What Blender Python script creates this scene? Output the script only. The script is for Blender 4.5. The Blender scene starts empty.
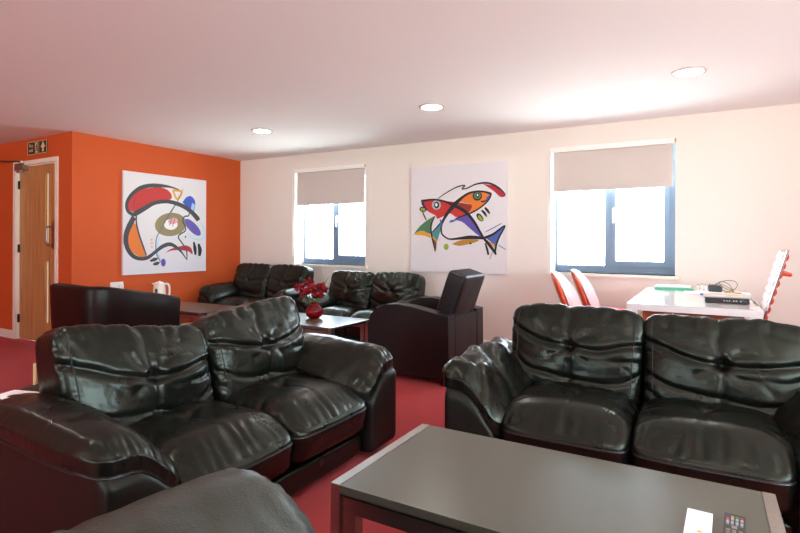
import bpy, bmesh, math, random
import numpy as np
from mathutils import Vector, Matrix
pi = math.pi
C = bpy.context.scene.collection
S = bpy.context.scene

# ------------------------------------------------------------------ materials
def srgb(h):
    h = h.lstrip('#'); v = [int(h[i:i+2], 16)/255 for i in (0, 2, 4)]
    return tuple((c/12.92 if c <= .04045 else ((c+.055)/1.055)**2.4) for c in v) + (1,)

def mat(name, col, rough=.5, metal=0, spec=.5, coat=0, noise=None, bump=None, emit=None, coord='Object', sheen=0):
    m = bpy.data.materials.new(name); m.use_nodes = True
    nt = m.node_tree; b = nt.nodes['Principled BSDF']
    col = srgb(col) if isinstance(col, str) else tuple(col)+(1,)
    b.inputs['Base Color'].default_value = col
    b.inputs['Roughness'].default_value = rough
    b.inputs['Metallic'].default_value = metal
    b.inputs['Specular IOR Level'].default_value = spec
    b.inputs['Coat Weight'].default_value = coat
    b.inputs['Coat Roughness'].default_value = .15
    b.inputs['Sheen Weight'].default_value = sheen
    tc = nt.nodes.new('ShaderNodeTexCoord')
    if noise:
        sc, amt, stretch = noise
        mp = nt.nodes.new('ShaderNodeMapping'); mp.inputs['Scale'].default_value = stretch
        n = nt.nodes.new('ShaderNodeTexNoise'); n.inputs['Scale'].default_value = sc; n.inputs['Detail'].default_value = 6
        r = nt.nodes.new('ShaderNodeMix'); r.data_type = 'RGBA'
        r.inputs[6].default_value = tuple(c*(1-amt) for c in col[:3])+(1,)
        r.inputs[7].default_value = tuple(min(1, c*(1+amt)) for c in col[:3])+(1,)
        nt.links.new(tc.outputs[coord], mp.inputs['Vector']); nt.links.new(mp.outputs[0], n.inputs['Vector'])
        nt.links.new(n.outputs['Fac'], r.inputs[0]); nt.links.new(r.outputs[2], b.inputs['Base Color'])
    if bump:
        sc, st, stretch = bump
        mp = nt.nodes.new('ShaderNodeMapping'); mp.inputs['Scale'].default_value = stretch
        n = nt.nodes.new('ShaderNodeTexNoise'); n.inputs['Scale'].default_value = sc; n.inputs['Detail'].default_value = 5
        bp = nt.nodes.new('ShaderNodeBump'); bp.inputs['Strength'].default_value = st; bp.inputs['Distance'].default_value = .01
        nt.links.new(tc.outputs[coord], mp.inputs['Vector']); nt.links.new(mp.outputs[0], n.inputs['Vector'])
        nt.links.new(n.outputs['Fac'], bp.inputs['Height']); nt.links.new(bp.outputs[0], b.inputs['Normal'])
    if emit:
        b.inputs['Emission Color'].default_value = srgb(emit[0]); b.inputs['Emission Strength'].default_value = emit[1]
    return m

def leather(name, col, rough=.36, grain=.25, fold=.35, coat=.15, gscale=260, spec=.5, tint=(.88, 1, .84)):
    """pebbled leather: fine grain plus soft creasing, both in the bump; roughness varies with wear"""
    m = bpy.data.materials.new(name); m.use_nodes = True
    nt = m.node_tree; b = nt.nodes['Principled BSDF']; L = nt.links.new; N = nt.nodes.new
    col = srgb(col)
    b.inputs['Coat Weight'].default_value = coat; b.inputs['Coat Roughness'].default_value = .22
    b.inputs['Specular IOR Level'].default_value = spec; b.inputs['Specular Tint'].default_value = tint+(1,)
    tc = N('ShaderNodeTexCoord')
    n0 = N('ShaderNodeTexNoise'); n0.inputs['Scale'].default_value = 7; n0.inputs['Detail'].default_value = 5
    L(tc.outputs['Object'], n0.inputs['Vector'])
    mr = N('ShaderNodeMapRange'); mr.inputs['From Min'].default_value = .3; mr.inputs['From Max'].default_value = .7
    mr.inputs['To Min'].default_value = rough-.02; mr.inputs['To Max'].default_value = rough+.04
    L(n0.outputs['Fac'], mr.inputs['Value']); L(mr.outputs[0], b.inputs['Roughness'])
    mx = N('ShaderNodeMix'); mx.data_type = 'RGBA'
    mx.inputs[6].default_value = tuple(c*.75 for c in col[:3])+(1,); mx.inputs[7].default_value = tuple(c*1.3 for c in col[:3])+(1,)
    L(n0.outputs['Fac'], mx.inputs[0]); L(mx.outputs[2], b.inputs['Base Color'])
    v = N('ShaderNodeTexVoronoi'); v.inputs['Scale'].default_value = gscale
    L(tc.outputs['Object'], v.inputs['Vector'])
    b1 = N('ShaderNodeBump'); b1.inputs['Strength'].default_value = grain; b1.inputs['Distance'].default_value = .0012
    L(v.outputs['Distance'], b1.inputs['Height'])
    w = N('ShaderNodeTexNoise'); w.inputs['Scale'].default_value = 16; w.inputs['Detail'].default_value = 2.5
    w.inputs['Distortion'].default_value = .6
    L(tc.outputs['Object'], w.inputs['Vector'])
    b2 = N('ShaderNodeBump'); b2.inputs['Strength'].default_value = fold; b2.inputs['Distance'].default_value = .012
    L(w.outputs['Fac'], b2.inputs['Height']); L(b1.outputs[0], b2.inputs['Normal']); L(b2.outputs[0], b.inputs['Normal'])
    return m

M = {}
M['leather'] = leather('black_leather', '#0c0d0a', .285, .07, .20, .0, 260, .42)
M['leather_worn'] = leather('worn_leather', '#2c2d2a', .42, .55, .2, .0, 170, .6)
M['leather_side'] = leather('smooth_leather', '#0f0f0e', .42, .1, .03, 0, 260, .35)
M['vinyl'] = leather('dark_vinyl', '#121011', .40, .12, .03, .0, 300, .4, (.95, .97, 1))
M['vinyl_brown'] = leather('brown_vinyl', '#150c0b', .36, .1, .04, .0, 300, .25, (1, .95, .9))
M['pipe'] = mat('piping', '#0d0d0c', .35)
M['thread'] = mat('thread', '#050505', .6)
M['wall'] = mat('painted_wall', '#e8e1d8', .85, bump=(180, .05, (1, 1, 1)), coord='Object')
M['orange'] = mat('orange_paint', '#c9541c', .75, bump=(180, .05, (1, 1, 1)))
M['ceiling'] = mat('ceiling_paint', '#f3f3f4', .9, bump=(120, .03, (1, 1, 1)))
M['trim'] = mat('trim_gloss', '#efe6d6', .35)
M['carpet'] = mat('red_carpet', '#c22c32', .95, spec=.1, noise=(140, .35, (1, 1, 1)), bump=(420, .9, (1, 1, 1)), sheen=.2)
M['laminate'] = mat('dark_laminate', '#4c4d42', .28, spec=.5, noise=(300, .35, (1, 1, 1)))
M['edge'] = mat('black_edge', '#0a0a0a', .4)
M['steel'] = mat('brushed_steel', '#a9a49e', .33, metal=1, noise=(40, .12, (1, 1, 30)), bump=(60, .08, (1, 1, 12)))
M['chrome'] = mat('chrome', '#c8c8c8', .12, metal=1)
M['winframe'] = mat('window_frame_paint', '#70869f', .35)
M['blind'] = None
M['white'] = mat('white_plastic', '#f1efec', .35)
M['whitegloss'] = mat('white_lacquer', '#f2edea', .12, coat=.5)
M['black'] = mat('black_plastic', '#121213', .35)
M['dark'] = mat('dark_plastic', '#26282c', .4)
M['terracotta'] = mat('terracotta_board', '#b5532f', .5)
M['redshell'] = mat('orange_red_shell', '#cf4a22', .25, coat=.4)
M['glarepad'] = mat('pale_glare', '#f0d6d8', .22, coat=.6)
M['redseat'] = mat('red_seat', '#d2505a', .3, coat=.4)
M['ribwhite'] = mat('white_ribbed_pad', '#f0ece8', .4)
M['paper'] = mat('paper', '#f4f4f2', .8)
M['green'] = mat('green_folder', '#4fa98a', .4)
M['yellow'] = mat('yellow_card', '#c9b324', .5)
M['bluep'] = mat('blue_plastic', '#2f4f9f', .4)
M['redp'] = mat('red_plastic', '#c0352c', .4)
M['greenp'] = mat('green_plastic', '#3f9a4a', .4)
M['brass'] = mat('dull_brass', '#a08a5a', .4, metal=.8)
M['petal'] = mat('red_petal', '#8e0f1f', .6, noise=(60, .4, (1, 1, 1)))
M['leaf'] = mat('leaf_green', '#5f8a35', .5)
M['stem'] = mat('stem_green', '#3d5a2a', .6)
M['hinge'] = mat('hinge_metal', '#3a3633', .4, metal=1)
M['signgreen'] = mat('sign_green', '#12281a', .4)
M['signcream'] = mat('sign_cream', '#e9c9a0', .5)
M['canvas'] = mat('canvas', '#e1dfe2', .8, bump=(600, .15, (1, 1, 1)))
M['palewood'] = mat('pale_wood', '#d8c48e', .6, noise=(12, .1, (1, 12, 1)))
for k, h in dict(red='#bf2c2c', p_orange='#e07a28', olive='#8c8058', p_white='#f0eeec', pink='#e2a0a0', blue='#2b4fb8', sky='#9cc4ea', violet='#5a50a8',
                 lipred='#b01f30', cyan='#b4dcee', gold='#dfa028', thin='#6a6e74', char='#3b3d42', p_black='#17171a', peach='#eeb49c', brick='#8e2a20',
                 p_green='#4f7d5a', teal='#4a8f92', brown='#6a4226', steelb='#4a62b0', lime='#8fae3c', ochre='#b5892c', mist='#a8b6b8', navy='#27305e').items():
    M['pt_'+k.replace('p_', '').replace('steelb', 'steel')] = mat('paint_'+k.replace('p_', '').replace('steelb', 'steel_blue'), h, .6)

def door_wood():
    m = mat('door_veneer', '#b98550', .42)
    nt = m.node_tree; b = nt.nodes['Principled BSDF']; N = nt.nodes.new; L = nt.links.new
    tc = N('ShaderNodeTexCoord'); mp = N('ShaderNodeMapping'); mp.inputs['Scale'].default_value = (34, 34, 1.3)
    n = N('ShaderNodeTexNoise'); n.inputs['Scale'].default_value = 1.2; n.inputs['Detail'].default_value = 5
    cr = N('ShaderNodeValToRGB'); cr.color_ramp.elements[0].color = srgb('#a56f3c'); cr.color_ramp.elements[1].color = srgb('#cb9a62')
    cr.color_ramp.elements[0].position = .3; cr.color_ramp.elements[1].position = .7
    L(tc.outputs['Object'], mp.inputs[0]); L(mp.outputs[0], n.inputs['Vector']); L(n.outputs['Fac'], cr.inputs[0]); L(cr.outputs[0], b.inputs['Base Color'])
    return m
M['door'] = door_wood()

def glass(name, tint=(1, 1, 1), refl=.06):
    m = bpy.data.materials.new(name); m.use_nodes = True; nt = m.node_tree; nt.nodes.clear()
    o = nt.nodes.new('ShaderNodeOutputMaterial'); mx = nt.nodes.new('ShaderNodeMixShader'); mx.inputs[0].default_value = refl
    t = nt.nodes.new('ShaderNodeBsdfTransparent'); t.inputs[0].default_value = tint+(1,)
    g = nt.nodes.new('ShaderNodeBsdfGlossy'); g.inputs['Roughness'].default_value = .02
    nt.links.new(t.outputs[0], mx.inputs[1]); nt.links.new(g.outputs[0], mx.inputs[2]); nt.links.new(mx.outputs[0], o.inputs[0])
    return m
M['glass'] = glass('window_glass')
def redglass():
    m = mat('ruby_glass', '#c00818', .05); b = m.node_tree.nodes['Principled BSDF']
    b.inputs['Transmission Weight'].default_value = .75; b.inputs['IOR'].default_value = 1.45; return m
M['ruby'] = redglass()
def fabric_blind():
    m = bpy.data.materials.new('blind_fabric'); m.use_nodes = True; nt = m.node_tree; nt.nodes.clear()
    o = nt.nodes.new('ShaderNodeOutputMaterial'); mx = nt.nodes.new('ShaderNodeMixShader'); mx.inputs[0].default_value = .07
    d = nt.nodes.new('ShaderNodeBsdfDiffuse'); d.inputs[0].default_value = srgb('#cdc4be')
    t = nt.nodes.new('ShaderNodeBsdfTranslucent'); t.inputs[0].default_value = srgb('#c8b4a6')
    nt.links.new(d.outputs[0], mx.inputs[1]); nt.links.new(t.outputs[0], mx.inputs[2]); nt.links.new(mx.outputs[0], o.inputs[0])
    return m
M['blind'] = fabric_blind()
M['lamp'] = mat('lamp_diffuser', '#ffffff', .5, emit=('#fff8f0', 60))

# ------------------------------------------------------------------ object helpers
def link(name, me, m, parent=None, smooth=False):
    o = bpy.data.objects.new(name, me); C.objects.link(o)
    for mm in (m if isinstance(m, (list, tuple)) else [m]): me.materials.append(mm)
    if smooth:
        for p in me.polygons: p.use_smooth = True
    if parent is not None: o.parent = parent
    return o

def thing(name, label, cat, loc=(0, 0, 0), rz=0, group=None):
    o = bpy.data.objects.new(name, None); C.objects.link(o); o.empty_display_size = .1
    o.location = loc; o.rotation_euler = (0, 0, rz); o['label'] = label; o['category'] = cat
    if group: o['group'] = group
    return o
def tag(o, label, cat, group=None):
    o['label'] = label; o['category'] = cat
    if group: o['group'] = group
    return o
def struct(o): o['kind'] = 'structure'; return o

def fin(bm, name, m, parent=None, smooth=False, bevel=0, seg=2):
    if bevel:
        es = [e for e in bm.edges if len(e.link_faces) == 2 and e.calc_face_angle(0) > .6]
        bmesh.ops.bevel(bm, geom=es, offset=bevel, segments=seg, profile=.5, affect='EDGES', clamp_overlap=True)
    bmesh.ops.recalc_face_normals(bm, faces=bm.faces[:])
    me = bpy.data.meshes.new(name); bm.to_mesh(me); bm.free()
    o = link(name, me, m, parent)
    if smooth:
        for p in me.polygons: p.use_smooth = True
        try: me.set_sharp_from_angle(angle=math.radians(40))
        except Exception: pass
    return o
def bx(bm, x0, x1, y0, y1, z0, z1, mi=0, T=None):
    vs = [bm.verts.new((x, y, z)) for x in (x0, x1) for y in (y0, y1) for z in (z0, z1)]
    if T is not None:
        for v in vs: v.co = T @ v.co
    for f in ((0, 1, 3, 2), (4, 6, 7, 5), (0, 4, 5, 1), (2, 3, 7, 6), (0, 2, 6, 4), (1, 5, 7, 3)):
        fc = bm.faces.new([vs[i] for i in f]); fc.material_index = mi
def box(name, dims, m, parent=None, bevel=0, seg=2, T=None):
    bm = bmesh.new(); bx(bm, *dims, T=T); return fin(bm, name, m, parent, smooth=bevel > 0, bevel=bevel, seg=seg)
def prism(bm, pts, axis, a, b, mi=0):
    """outline pts (2-D) extruded along axis from a to b"""
    def mk(p, t): return {'x': (t, p[0], p[1]), 'y': (p[0], t, p[1]), 'z': (p[0], p[1], t)}[axis]
    A = [bm.verts.new(mk(p, a)) for p in pts]; B = [bm.verts.new(mk(p, b)) for p in pts]; n = len(pts)
    for i in range(n):
        f = bm.faces.new((A[i], A[(i+1) % n], B[(i+1) % n], B[i])); f.material_index = mi
    bm.faces.new(A).material_index = mi; bm.faces.new(B[::-1]).material_index = mi
def tube(bm, path, r, seg=8, closed=False, mi=0):
    path = [Vector(p) for p in path]; n = len(path); rings = []
    up = Vector((0, 0, 1)); prev = None
    for i, p in enumerate(path):
        if closed: t = (path[(i+1) % n]-path[i-1])
        else: t = (path[min(i+1, n-1)]-path[max(i-1, 0)])
        t.normalize()
        if prev is None:
            a = t.cross(up if abs(t.dot(up)) < .95 else Vector((1, 0, 0)))
        else:
            a = prev - t*prev.dot(t)
        a.normalize(); prev = a; b = t.cross(a)
        rr = r[i] if isinstance(r, (list, tuple)) else r
        rings.append([bm.verts.new(p+(a*math.cos(2*pi*k/seg)+b*math.sin(2*pi*k/seg))*rr) for k in range(seg)])
    m_ = n if closed else n-1
    for i in range(m_):
        A, B = rings[i], rings[(i+1) % n]
        for k in range(seg):
            f = bm.faces.new((A[k], A[(k+1) % seg], B[(k+1) % seg], B[k])); f.material_index = mi
    if not closed:
        bm.faces.new(rings[0][::-1]).material_index = mi; bm.faces.new(rings[-1]).material_index = mi
def lathe(bm, prof, c=(0, 0, 0), seg=24, mi=0):
    rings = []
    for r, z in prof:
        rings.append([bm.verts.new((c[0]+r*math.cos(2*pi*k/seg), c[1]+r*math.sin(2*pi*k/seg), c[2]+z)) for k in range(seg)])
    for A, B in zip(rings, rings[1:]):
        for k in range(seg):
            f = bm.faces.new((A[k], A[(k+1) % seg], B[(k+1) % seg], B[k])); f.material_index = mi
    bm.faces.new(rings[0][::-1]); bm.faces.new(rings[-1])
def kids(o): return [c for c in C.objects if c.parent == o]
def copy_tree(o, parent=None):
    c = o.copy(); C.objects.link(c)
    if parent is not None: c.parent = parent
    for ch in kids(o): copy_tree(ch, c)
    return c
def catmull(pts, n=6):
    P = [Vector(p) for p in pts]
    if len(P) < 3: return P
    P = [P[0]*2-P[1]]+P+[P[-1]*2-P[-2]]; out = []
    for i in range(1, len(P)-2):
        a, b, c, d = P[i-1:i+3]
        for k in range(n):
            t = k/n
            out.append(.5*((2*b)+(c-a)*t+(2*a-5*b+4*c-d)*t*t+(3*b-a-3*c+d)*t**3))
    out.append(P[-2]); return out

# ------------------------------------------------------------------ soft leather shapes
_cg = {}
def cube_grid(n):
    if n in _cg: return _cg[n]
    idx = {}; V = []; F = []
    def vid(p):
        k = tuple(int(round(c)) for c in p)
        if k not in idx: idx[k] = len(V); V.append([c/n for c in k])
        return idx[k]
    for ax in range(3):
        for s in (-n, n):
            for i in range(-n, n, 2):
                for j in range(-n, n, 2):
                    q = []
                    for di, dj in ((0, 0), (2, 0), (2, 2), (0, 2)):
                        p = [0, 0, 0]; p[ax] = s; p[(ax+1) % 3] = i+di; p[(ax+2) % 3] = j+dj
                        q.append(vid(p))
                    F.append(q if s > 0 else q[::-1])
    _cg[n] = (np.array(V, float), F); return _cg[n]
def sm(a, b, x):
    t = np.clip((x-a)/(b-a), 0, 1); return t*t*(3-2*t)
class Noise:
    def __init__(s, seed): s.t = np.random.RandomState(seed).rand(64, 64)
    def __call__(s, x, y):
        xi = np.floor(x).astype(int); yi = np.floor(y).astype(int); fx = x-xi; fy = y-yi
        fx = fx*fx*(3-2*fx); fy = fy*fy*(3-2*fy); g = lambda i, j: s.t[i % 64, j % 64]
        return (g(xi, yi)*(1-fx)+g(xi+1, yi)*fx)*(1-fy)+(g(xi, yi+1)*(1-fx)+g(xi+1, yi+1)*fx)*fy
    def ridge(s, x, y, p=2): return (1-np.abs(2*s(x, y)-1))**p
def crease(x, z, pts, w, d, ends=(0, 0)):
    """distance groove along a polyline; ends = depth factor at the two ends"""
    P = [tuple(v) for v in catmull([(a, b, 0) for a, b in pts], 5)]
    best = np.full(x.shape, 9.); tt = np.zeros(x.shape); n = len(P)-1
    for i in range(n):
        ax, az = P[i][0], P[i][1]; dx, dz = P[i+1][0]-ax, P[i+1][1]-az; L2 = dx*dx+dz*dz+1e-12
        t = np.clip(((x-ax)*dx+(z-az)*dz)/L2, 0, 1); D = np.hypot(x-ax-t*dx, z-az-t*dz)
        m_ = D < best; best = np.where(m_, D, best); tt = np.where(m_, (i+t)/n, tt)
    f = np.interp(tt, [0, .25, .75, 1], [ends[0], 1, 1, ends[1]])
    return -f*d*(.55*np.exp(-(best/w)**2)+.45*np.exp(-(best/(w*3.2))**2)-.22*np.exp(-((best-w*3.6)/(w*1.8))**2))

class Pillow:
    def __init__(s, half, k, deform): s.h = np.array(half, float); s.k = k; s.deform = deform
    def ev(s, P):
        P = np.asarray(P, float)
        k = s.k; nr = (np.abs(P)**k).sum(1)**(1/k); Q = P/nr[:, None]
        nm = np.sign(Q)*np.abs(Q)**(k-1)/s.h; nm /= np.linalg.norm(nm, axis=1)[:, None]
        return s.deform(Q, Q*s.h, nm)
    def build(s, name, n, m, parent):
        V, F = cube_grid(n); W = s.ev(V)
        me = bpy.data.meshes.new(name); me.from_pydata(W.tolist(), [], F); me.update()
        return link(name, me, m, parent, smooth=True)
    def seam(s, name, P, r, m, parent, closed=False, off=0.0):
        W = s.ev(np.array(P)); bm = bmesh.new(); tube(bm, [tuple(w) for w in W], r, 6, closed); return fin(bm, name, m, parent, smooth=True)

def back_cushion(seed, half, lean=.2, tilt=0., style=0):
    ns = Noise(seed); rs = random.Random(seed); a, b, c = half
    j = lambda s_=.03: rs.uniform(-s_, s_)
    u0 = j(.05)
    t1 = (u0, .06+j(.04)); t2 = (u0+j(.02), -.52+j(.04))
    cr = [  # points in units of half-size, width, depth, end factors
        ([(-1.02, .50+j(.08)), (-.75, .30+j()), (-.4, .13+j()), t1, (.4, .08+j()), (.75, .16+j()), (1.02, .26+j(.08))], .008, .019, (1, 1)),
        ([(-1.02, -.10+j(.1)), (-.7, -.40+j()), (-.4, -.50+j()), t2, (.4, -.60+j()), (.75, -.52+j()), (1.02, -.34+j(.1))], .007, .013, (1, 1)),
        ([t1, (u0+.01, -.25), t2], .006, .009, (1, 1)),
        ([t2, (u0-.02, -.8), (u0, -1.0)], .006, .009, (1, 1)),
        ([(u0-.06, 1.02), (u0-.02, .75), (u0-.07+j(), .45), t1], .013, .014, (1, 1)),
        ([(u0-.03, .1), (u0-.2+j(), .33), (u0-.26+j(), .50)], .011, .012, (1, 0)),
        ([(u0+.03, .1), (u0+.2+j(), .31), (u0+.42+j(), .36)], .011, .010, (1, 0)),
        ([(u0-.05, .02), (u0-.25, -.12+j()), (u0-.32, -.22)], .010, .007, (1, 0)),
        ([(u0+.05, .02), (u0+.22, -.14+j()), (u0+.3, -.24)], .010, .006, (1, 0)),
        ([(1.0, -.04+j(.06)), (.75, -.14+j()), (.5, -.16)], .006, .007, (1, 0)),
        ([(-1.0, -.5+j(.06)), (-.7, -.76+j()), (-.45, -.8)], .007, .008, (1, 0)),
        ([(-.72, 1.0), (-.66, .80+j()), (-.7, .62)], .011, .008, (1, 0)),
        ([(.6, 1.0), (.52, .8+j()), (.56, .66)], .012, .009, (1, 0)),
        ([(.3, 1.02), (.34, .86), (.28, .74)], .009, .007, (1, 0)),
        ([(-.36, 1.02), (-.4, .84), (-.34, .7)], .009, .007, (1, 0)),
    ]
    def deform(Q, p, nm):
        u, v = Q[:, 0], Q[:, 2]; X, Z = u*a, v*c
        fr = sm(.0, .55, -nm[:, 1]); top = sm(.2, .8, nm[:, 2])*sm(.95, .2, nm[:, 1])
        fw = np.maximum(fr, .8*top)
        # arc length style height so the grooves run over the top
        D = np.zeros(len(u))
        for pts, w, d, e in cr: D += crease(X, Z, [(q[0]*a, q[1]*c) for q in pts], w, d, e)
        for tx, tz, dd in ((t1[0], t1[1], .020), (t2[0], t2[1], .014)):
            D -= dd*.8*np.exp(-((X-tx*a)**2+(Z-tz*c)**2)/.04**2)
        wx = X+.03*ns(X*9+3, Z*9); wz = Z+.03*ns(X*9, Z*9+7)
        D += -.0035*ns.ridge(wx*9+wz*5+5, wz*13+8, 4)-.0012*ns.ridge(wx*24+5, wz*14+2, 4)
        D += .016*(ns(X*5+2, Z*6+1)-.5)
        D += -.006*sm(.55, 1, v)*ns.ridge(X*34+ns(X*12, Z*5)*1.5, Z*5+3, 3)       # gathers under the top seam
        D += -.005*sm(.7, 1, np.abs(u))*ns.ridge(X*6, Z*34+ns(X*5, Z*12)*1.5, 3)
        p = p + nm*(D*fw+.004*(ns(X*8, p[:, 1]*8+Z*8)-.5))[:, None]
        # fatter belly at the bottom, thinner top edge
        p[:, 1] += -.035*(1-u**2)*np.clip(1-v*v, 0, 1)*sm(0, .5, -nm[:, 1])
        p[:, 1] *= 1-.22*sm(0, 1, v)
        p[:, 2] += tilt*u*a*2*sm(-.5, 1, v) - .012*(u**4)*sm(0, 1, v) + .012*(ns(X*7+9, X*0+1.5)-.5)*sm(.4, 1, v)
        p[:, 0] *= 1+.03*v-.02*(1-v*v)
        ca, sa = math.cos(lean), math.sin(lean)
        y = p[:, 1]*ca + p[:, 2]*sa; z = p[:, 2]*ca - p[:, 1]*sa
        p[:, 1] = y; p[:, 2] = z
        return p
    return Pillow(half, 7.5, deform)

def seat_cushion(seed, half):
    ns = Noise(seed); rs = random.Random(seed); a, b, c = half
    j = lambda s_=.04: rs.uniform(-s_, s_)
    t = (j(.08), .1+j())
    cr = [([t, (t[0]+j(), -.4), (t[0]+j(), -1.0)], .006, .008, (1, 1)), ([t, (t[0]-.3, .3+j()), (t[0]-.6, .45+j())], .010, .008, (1, 0)),
          ([t, (t[0]+.3, .25+j()), (t[0]+.6, .3+j())], .010, .007, (1, 0)), ([t, (t[0]+.05, .5), (t[0]+.1, .9)], .010, .007, (1, 0))]
    for k in range(9):
        x = -.85+.2*k+j(.07); cr.append(([(x, -.98), (x*.97+j(.05), -.82), (x*.9+j(.08), -.62+j(.12))], .006, .0055, (1, 0)))
    for k in range(4):
        y = -.6+.35*k+j(.1)
        for sg in (-1, 1): cr.append(([(sg*.99, y), (sg*.8, y+.08), (sg*.6, y+.16+j(.1))], .007, .006, (1, 0)))
    def deform(Q, p, nm):
        u, v, w = Q[:, 0], Q[:, 1], Q[:, 2]; X, Y = u*a, v*b
        up = sm(.0, .6, nm[:, 2])
        D = np.zeros(len(u))
        for pts, wd, d, e in cr: D += crease(X, Y, [(q[0]*a, q[1]*b) for q in pts], wd, d, e)
        D -= .016*np.exp(-((X-t[0]*a)**2+(Y-t[1]*b)**2)/.05**2)
        D += -.0018*ns.ridge(X*12+ns(X*7, Y*7)*2, Y*8, 4)+.008*(ns(X*5, Y*5+3)-.5)
        p = p + nm*(D*up+.004*(ns(X*9, p[:, 2]*11+Y*9)-.5))[:, None]
        dome = (1-np.abs(u)**3.0)*(1-np.abs(v)**4)
        p[:, 2] += np.where(w > 0, sm(0, 1, w)*.045*dome, 0)
        # waterfall: the front upper edge rolls over
        p[:, 2] -= .055*sm(-.45, -1, v)*sm(.1, 1, w)
        p[:, 1] += -.018*np.exp(-((w-.05)/.5)**2)*sm(-.4, -1, v)*(1-.5*np.abs(u)**4)
        return p
    return Pillow(half, 9, deform)

def arm_top(x, y, sg, drop):
    """height of the arm's top at local x,y; sg = -1 or 1 for the outer side, y from -.48 front to .42 back"""
    t = (np.abs(x)-.58)/.36                         # 0 inner, 1 outer
    f = sm(.35, -.5, y)                             # 1 at the front
    z = .555-.028*f-.17*drop*(.35+.65*f)*sm(.72, -.05, t)**1.3
    z = z-.03*sm(-.38, -.48, y)
    z = z-.035*sm(.05, .42, y)
    return z

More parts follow.
